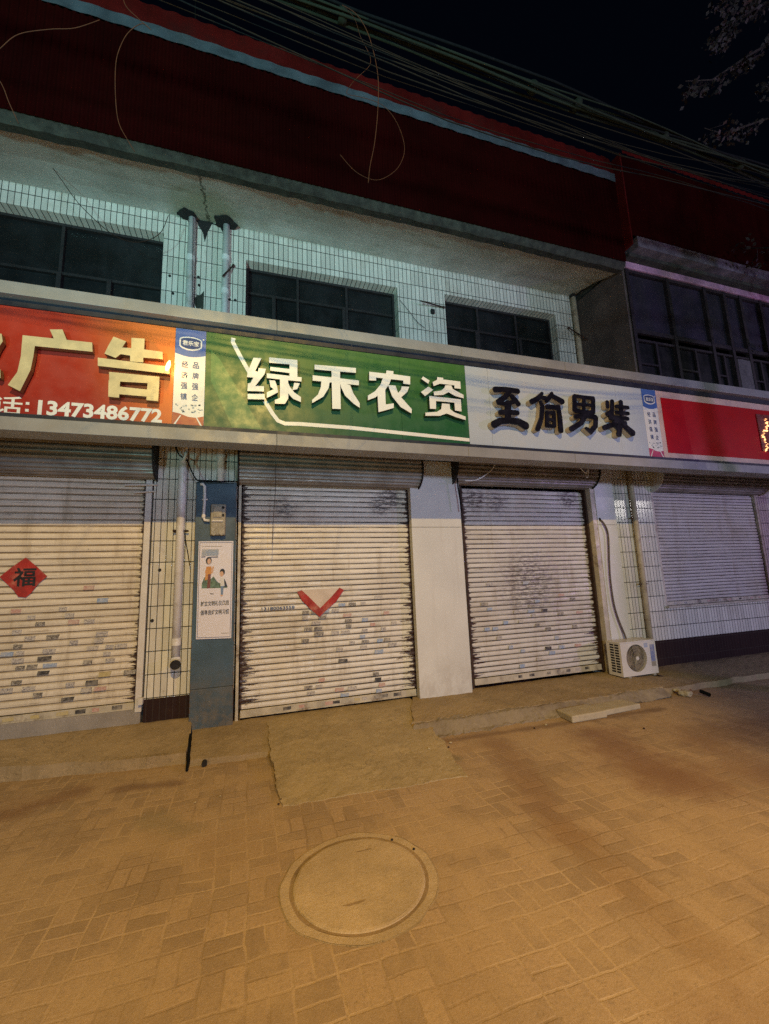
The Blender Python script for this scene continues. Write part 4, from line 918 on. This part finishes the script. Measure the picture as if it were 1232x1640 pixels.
b.quad((ax0, ay0, az1), (ax1, ay0, az1), (ax1, ay1, az1), (ax0, ay1, az1)).quad((ax0, ay0, az0), (ax1, ay0, az0), (ax1, ay1, az0), (ax0, ay1, az0))
b.quad((ax1, ay0, az0), (ax1, ay1, az0), (ax1, ay1, az1), (ax1, ay0, az1)).quad((ax0, ay0, az0), (ax0, ay1, az0), (ax0, ay1, az1), (ax0, ay0, az1)).quad((ax0, ay1, az0), (ax1, ay1, az0), (ax1, ay1, az1), (ax0, ay1, az1))
b.build('casing', M['ac'], t)
MB().box(ax0-.006, ax1+.006, ay0-.006, ay1+.004, az1-.004, az1+.014).build('top_cover', M['ac'], t, bevel=.004)
MB().quad(*[(p[0], ay0+.052, p[1]) for p in ring]).build('fan_recess', M['hose'], t, fixn=False)
fb_ = MB()
for k in range(3):
    a0 = 2*math.pi*k/3+.4
    pts = [(fc[0]+math.cos(a0+w_)*r_, ay0+.045-.02*w_/1.5, fc[1]+math.sin(a0+w_)*r_) for r_, w_ in ((.03, 0), (.17, .1), (.185, .5), (.185, 1.0), (.17, 1.45), (.03, 1.2))]
    fb_.quad(*pts)
fb_.build('fan', M['ac_fan'], t, fixn=False)
gm = MB()
for k in range(44):
    a = 2*math.pi*k/44
    gm.tube([(fc[0]+.022*math.cos(a), ay0-.008, fc[1]+.022*math.sin(a)), (fc[0]+.11*math.cos(a+.12), ay0-.012, fc[1]+.11*math.sin(a+.12)), (fc[0]+(fr_+.004)*math.cos(a+.2), ay0-.001, fc[1]+(fr_+.004)*math.sin(a+.2))], .0017, 4)
for rr_ in (.07, .12, .165):
    gm.tube([(fc[0]+rr_*math.cos(2*math.pi*i/32), ay0-.011, fc[1]+rr_*math.sin(2*math.pi*i/32)) for i in range(33)], .002, 4)
gm.build('grille', M['meter'], t)
MB().tube([(fc[0], ay0-.016, fc[1]), (fc[0], ay0-.004, fc[1])], .028, 16).build('hub', M['ac'], t)
vn = MB()
for i in range(11):
    z = az0+.05+i*.038
    for yy in (ay0+.035, ay0+.125): vn.box(ax0-.003, ax0+.004, yy, yy+.07, z, z+.024)
vn.build('side_vent', M['black'], t)
MB().box(5.66, 5.73, ay0-.002, ay0+.001, az1-.09, az1-.025).build('label_sticker', STK[1], t)
MB().box(5.77, 5.855, ay0-.002, ay0+.001, az1-.30, az1-.055).build('label_sticker', sticker_mat('blue_rating_sticker', (.10, .14, .32), (.42, .45, .50), .52), t)
MB().box(5.77, 5.855, ay0-.002, ay0+.001, az1-.37, az1-.302).build('label_sticker', M['meter'], t)
for xx in (ax0+.08, ax1-.12): MB().box(xx, xx+.05, ay0-.02, ay1+.02, .02, az0-.001).build('foot', M['meter'], t, bevel=.004)
MB().prism([(ax1-.06, .03), (ax1+.05, .0), (ax1+.05, -.012), (ax1-.06, .012)], ay0-.05, ay0+.10).build('bracket', M['rust'], t)
wire('refrigerant_hose', [at(x, y, d) for x, y, d in ((960, 832, 5.40), (967, 838, 5.35), (974, 856, 5.35), (976, 900, 5.35), (978, 930, 5.35), (983, 965, 5.35), (990, 990, 5.35), (1000, 1015, 5.34), (1006, 1032, 5.30))], .014, M['hose'], 'tape-wrapped grey hose running down the narrow cream pillar to the air conditioner', 'hose')
MB().tube([at(960, 832, 5.392), at(960, 832, 5.385)], .028, 12).build('hose_hole', M['black'], bld)
# ------------------------------------------------------------------ things on the ground
t = thing('manhole_cover', (.62, 2.65, -.1), 'round dusty manhole cover set in the block paving in front', 'manhole cover')
mc = (.62, 2.65)
def disc(r, z, n=64, w_=.0, s_=1): return [(mc[0]+(r+w_*mnoise.noise(Vector((math.cos(a)*3, math.sin(a)*3, s_))))*math.cos(a), mc[1]+(r+w_*mnoise.noise(Vector((math.cos(a)*3, math.sin(a)*3, s_))))*math.sin(a), z) for a in [2*math.pi*i/n for i in range(n)]]
def annulus(r0, r1, z0, z1, mat, name, w0=.0, w1=.0):
    b = MB(); A, B = disc(r0, z0, 90, w0, 2), disc(r1, z1, 90, w1, 5)
    for i in range(90): j = (i+1) % 90; b.quad(A[i], A[j], B[j], B[i])
    return b.build(name, mat, t, fixn=False)
b = MB(); ra = [0, .12, .22, .31, .360, .372, .376]; za = [-.091, -.091, -.090, -.090, -.091, -.094, -.0985]
for k in range(len(ra)-1):
    A, B = disc(max(ra[k], .001), za[k], 90), disc(ra[k+1], za[k+1], 90, .004 if ra[k+1] > .35 else 0, 3)
    for i in range(90): j = (i+1) % 90; b.quad(A[i], A[j], B[j], B[i])
b.build('cover', M['iron'], t, fixn=False)
annulus(.372, .398, -.0985, -.0975, M['silt'], 'gap', .014, .022)
annulus(.396, .442, -.0975, -.0970, M['iron'], 'rim', .006, .012)
annulus(.442, .450, -.0970, -.0992, M['conc'], 'rim_edge', .012, .02)
for (px_, py_, rx, ry) in ((568, 1447, .055, .012), (583, 1362, .05, .008)):
    q = gz(px_, py_, -.0905)
    MB().quad(*[(q.x+rx*math.cos(a)*(1+.3*math.sin(3*a)), q.y+ry*math.sin(a)*(1+.4*math.cos(2*a)), -.0896) for a in [2*math.pi*i/18 for i in range(18)]]).build('lift_slot', M['silt'], t, fixn=False)
for k, (px_, py_) in enumerate(((628, 1344), (663, 1359))):
    q = gz(px_, py_, -.09); MB().tube([(q.x, q.y, -.094), (q.x, q.y, -.089)], .008, 8).build('stone_chip', M['black'], t)
def loose(pts, z0, h, name, label, cat):
    b = MB(); n = len(pts); t_ = thing(name, (sum(p[0] for p in pts)/n, sum(p[1] for p in pts)/n, z0), label, cat)
    for p in pts: b.v.append(Vector((p[0], p[1], z0)))
    for p in pts: b.v.append(Vector((p[0], p[1], z0+h+random.uniform(-.004, .004))))
    b.f = [tuple(range(n))[::-1], tuple(range(n, 2*n))]+[(i, (i+1) % n, n+(i+1) % n, n+i) for i in range(n)]; b.mi = [0]*len(b.f)
    o = b.build('block', M['slab'], t_, bevel=.012); return o
loose([(3.50, 4.22), (4.00, 4.22), (3.98, 4.52), (3.52, 4.50)], -.1, .078, 'paving_slab', 'pale loose paving slab lying against the kerb, nearer one of the pair', 'paving slab')
loose([(4.03, 4.27), (4.60, 4.30), (4.55, 4.54), (4.01, 4.52)], -.1, .060, 'paving_slab', 'pale loose paving slab lying against the kerb, farther one of the pair', 'paving slab')
def rock(name, c, r, label, mat, cat='stone', sq=.6):
    import bmesh
    me = bpy.data.meshes.new(name); bm = bmesh.new(); bmesh.ops.create_icosphere(bm, subdivisions=3, radius=r)
    for v in bm.verts:
        v.co *= 1+.45*mnoise.noise(v.co*(1.3/r)+Vector((c[0], c[1], 0))); v.co.z *= sq
    bm.to_mesh(me); bm.free(); me.materials.append(mat); o = bpy.data.objects.new(name, me); col.objects.link(o); o.location = c
    ORG[o.name] = Vector((0, 0, 0)); return tagit(o, label, cat)
q = gz(1098, 1112, -.08); rock('rubble_lump', (q.x, q.y, -.07), .075, 'yellowish lump of broken concrete at the end of the kerb', M['rubble'], 'rubble')
q = gz(1084, 1106, -.06); rock('rubble_lump', (q.x, q.y, -.055), .045, 'small yellow chip of concrete left of the larger lump', M['rubble'], 'rubble')
t = thing('drain_spout', tuple(gz(1137, 1113, -.07)), 'small dark drain pipe end at the foot of the far pavement', 'pipe')
q = gz(1137, 1113, -.068); MB().tube([(q.x, q.y+.12, q.z+.02), (q.x, q.y, q.z)], .024, 14, caps=False).build('tube', M['wire_dark'], t)
MB().tube([(q.x, q.y+.12, q.z+.02), (q.x, q.y+.02, q.z)], .020, 14).build('opening', M['black'], t)
t = thing('drain_hole', tuple(gz(330, 1211, -.05)), 'half-round black drain hole in the low kerb before the blue pillar', 'drain')
q = gz(330, 1211, -.06); MB().tube([(q.x, 4.9, -.072), (q.x, 4.645, -.072)], .024, 14, caps=True).build('opening', M['black'], t)
wire('black_hose', [(-.625, 5.44, .10), (-.60, 5.34, .07), (-.575, 5.1, .045), (-.555, 4.9, .02), (-.545, 4.78, -.02), (-.54, 4.66, -.075), (-.535, 4.60, -.085)], .013, M['wire_dark'], 'black hose lying along the end of the left pavement slab', 'hose')
rn = random.Random(21)
for i in range(16):
    px_, py_ = rn.choice(((440, 1200), (436, 1170), (450, 1290), (700, 1190), (560, 1286), (334, 1277), (510, 1225), (955, 1130), (860, 1170), (1010, 1180), (780, 1195)))
    px_ += rn.uniform(-22, 22); py_ += rn.uniform(-16, 16); q = gz(px_, py_, -.09)
    hh = -.09 + (.115*max(0, min(1, (q.y-3.6)/1.7)) if .25 < q.x < 1.9 else 0)
    if q.y > 4.45 and q.x > 1.7: continue
    o = rock('pebble', (q.x, q.y, hh), rn.uniform(.007, .014), 'tiny stone chip on the paving', M['rubble'] if i % 2 else M['rust'], 'pebble'); o['group'] = 'stone chips scattered on the paving'
# ------------------------------------------------------------------ overhead cables
rn = random.Random(11)
for k in range(22):
    main = k < 12
    yc = 2.6+rn.uniform(-.06, .06) if main else 2.05+rn.uniform(-.15, .15)
    z0 = 6.0+rn.uniform(-.055, .06) if main else 4.96
    fan = 0 if main else rn.uniform(.03, .40); wv = rn.uniform(.01, .03); ph = rn.uniform(0, 6)
    pts = []
    for i in range(75):
        x = -10+i*.45
        s_ = math.exp(-((x-2.1)/(2.7 if main else 2.1))**2)
        s2 = math.exp(-((x-.3)/1.4)**2)
        z = z0 - fan*(s_*.85+.12*s2) + wv*math.sin(x*1.1+ph) + .006*math.sin(x*5+ph*2) + (.006*(x-2.5)**2*.12)
        pts.append((x, yc+.02*math.sin(x*1.7+ph), z))
    o = MB().tube(pts, (.009 if main else .0035)*rn.uniform(.7, 1.3), 6).build('overhead_cable', M['wire_grey'] if main and rn.random() < .6 else M['wire_dark'], smooth=True, fixn=False)
    tagit(o, 'dark cable in the sagging bundle strung across the street side above the shops' if main else 'thin slack cable hanging just below the main overhead bundle', 'cable', 'main overhead cable bundle' if main else 'slack cables under the bundle')
for x_, y_ in ((848, 90), (920, 140), (1060, 205), (1185, 265), (548, 6)):
    q = at(x_, y_, 2.6); q.z = 6.0+.006*(q.x-2.5)**2*.12
    o = MB().tube([(q.x-.03, 2.6, q.z), (q.x, 2.6, q.z-.002), (q.x+.03, 2.6, q.z)], [.05, .056, .05], 8).build('cable_tie', M['wire_grey'], smooth=True)
    tagit(o, 'yellowed tape tie wrapped round the main overhead cable bundle', 'cable tie', 'tape ties round the cable bundle')
O_ = M['wire_orange']
wire('dangling_wire', [at(x, y, 2.05) for x, y in ((548, 8), (570, 22), (588, 50), (600, 90), (606, 130), (605, 180), (600, 230), (593, 265), (590, 293)) ], .0022, O_, 'orange-brown wire hanging from the cable bundle and ending at mid-height of the red cladding')
wire('dangling_wire', [at(x, y, 2.15) for x, y in ((552, 12), (568, 30), (578, 60), (592, 88), (592, 105), (575, 122), (563, 135), (556, 150), (580, 156), (612, 168), (635, 195), (648, 235), (640, 265), (620, 283), (598, 288), (570, 275), (545, 248))], .0016, O_, 'thin brown wire curling into a large open loop over the red cladding')
wire('dangling_wire', [at(x, y, 2.1) for x, y in ((196, -10), (202, 10), (222, 30), (242, 48), (228, 38), (208, 50), (195, 70), (186, 100), (185, 150), (190, 195), (205, 225), (216, 243))], .0018, O_, 'brown wire with a kinked top hanging over the upper left of the cladding')
wire('dangling_wire', [at(x, y, 2.0) for x, y in ((-60, 120), (-20, 95), (0, 78), (30, 55), (80, 47), (120, 45), (160, 32))], .0018, O_, 'faint brown wire arching in from the top left corner')
wire('dangling_wire', [at(x, y, 2.0) for x, y in ((-30, 100), (0, 130), (15, 165), (30, 198))], .0018, O_, 'short brown wire end at the left edge below the arching wire')
# ------------------------------------------------------------------ tree on the street side, right
t = thing('street_tree', (7.9, 2.9, -.1), 'street tree at the right whose thin leafy twigs reach into the night sky', 'tree')
tr = MB(); rn = random.Random(5)
tr.tube([(7.9, 2.9, -.12), (7.85, 2.92, 1.5), (7.95, 2.85, 3.0), (7.8, 2.9, 4.2), (7.7, 2.8, 5.6), (7.75, 2.85, 7.4)], [.17, .14, .125, .11, .07, .02], 12)
lv = MB()
def leafc(c, n, rad):
    for _ in range(n):
        p = c + Vector((rn.gauss(0, 1), rn.gauss(0, 1), rn.gauss(0, .7)))*rad
        a = Vector((rn.uniform(-1, 1), rn.uniform(-1, 1), rn.uniform(-1, .2))).normalized(); s_ = rn.uniform(.05, .085)
        bn = a.cross(Vector((rn.uniform(-1, 1), rn.uniform(-1, 1), rn.uniform(-1, 1)))).normalized()*s_*.42
        lv.quad(p, p+a*s_*.5+bn, p+a*s_*1.1, p+a*s_*.5-bn)
def branch(path, r, dens=16, rad=.055):
    path = [Vector(p) for p in path]; tr.tube(path, [r*(1-.8*i/(len(path)-1)) for i in range(len(path))], 6)
    for i in range(1, len(path)):
        for j in range(4):
            c = path[i-1].lerp(path[i], (j+rn.random())/4)
            tw = c+Vector((rn.uniform(-.18, .18), rn.uniform(-.15, .15), rn.uniform(-.16, .06)))
            tr.tube([c, tw], .004, 4); leafc(tw, dens, rad)
trunk = Vector((7.7, 2.8, 5.0))
D3 = 3.6
branch([(7.8, 2.9, 4.4), at(1290, 60, 3.3), at(1232, 70, D3), at(1205, 85, D3), at(1175, 105, D3), at(1140, 128, D3), at(1098, 130, D3)], .035, 13)
branch([(7.7, 2.85, 5.4), at(1290, -20, 3.4), at(1225, 5, D3), at(1190, 25, D3), at(1160, 45, D3), at(1150, 60, D3)], .035, 24, .08)
branch([(7.7, 2.85, 5.6), at(1290, -60, 3.4), at(1225, -20, D3), at(1180, -10, D3), at(1150, 10, D3)], .03, 22, .08)
branch([(7.85, 2.9, 3.9), at(1300, 190, 3.2), at(1245, 185, D3), at(1215, 195, D3), at(1185, 205, D3), at(1160, 215, D3), at(1128, 205, D3)], .028, 9)
branch([(7.8, 2.9, 4.2), at(1300, 130, 3.2), at(1250, 125, D3), at(1228, 142, D3)], .028, 12)
for k in range(9):
    a = k*.7; e = Vector((7.9+1.5*math.cos(a)+.4, 2.9+1.3*math.sin(a), 5.6+rn.uniform(-.5, 1.6)))
    if e.x < 7.4: continue
    branch([(7.8, 2.87, 4.6+.2*k), Vector((7.8, 2.87, 4.8+.2*k)).lerp(e, .5)+Vector((0, 0, .2)), e], .03, 14, .09)
tr.build('trunk', M['bark'], t, smooth=True); lv.build('crown', M['leaf'], t, fixn=False)

# ------------------------------------------------------------------ the street lamp that lights the scene (behind the camera)
t = thing('street_lamp', (LP[0]+1.2, LP[1]-1.2, -.1), 'tall street lamp behind the viewer with added dark plates that shape its beam', 'street lamp')
MB().tube([(LP[0]+1.2, LP[1]-1.2, -.1), (LP[0]+1.2, LP[1]-1.2, 7.5), (LP[0]+.4, LP[1]-.6, 7.6), (LP[0], LP[1]-.05, 7.45)], [.09, .06, .04, .04], 12).build('pole', M['frame_grey'], t)
yf_ = LP[1]+1.0; ze = LP[2]-1.0*(LP[2]-4.46)/(4.38-LP[1])
MB().box(LP[0]-2.2, LP[0]+.80, yf_, yf_+.03, ze, 7.45).box(LP[0]-2.2, LP[0]+.80, LP[1]-.5, yf_, 7.40, 7.45).box(LP[0]+.45, LP[0]+.48, LP[1]+.02, LP[1]+.62, 5.2, 7.39).build('beam_blocker', M['frame_grey'], t)  # unseen plates added to cut the beam off above and to the right
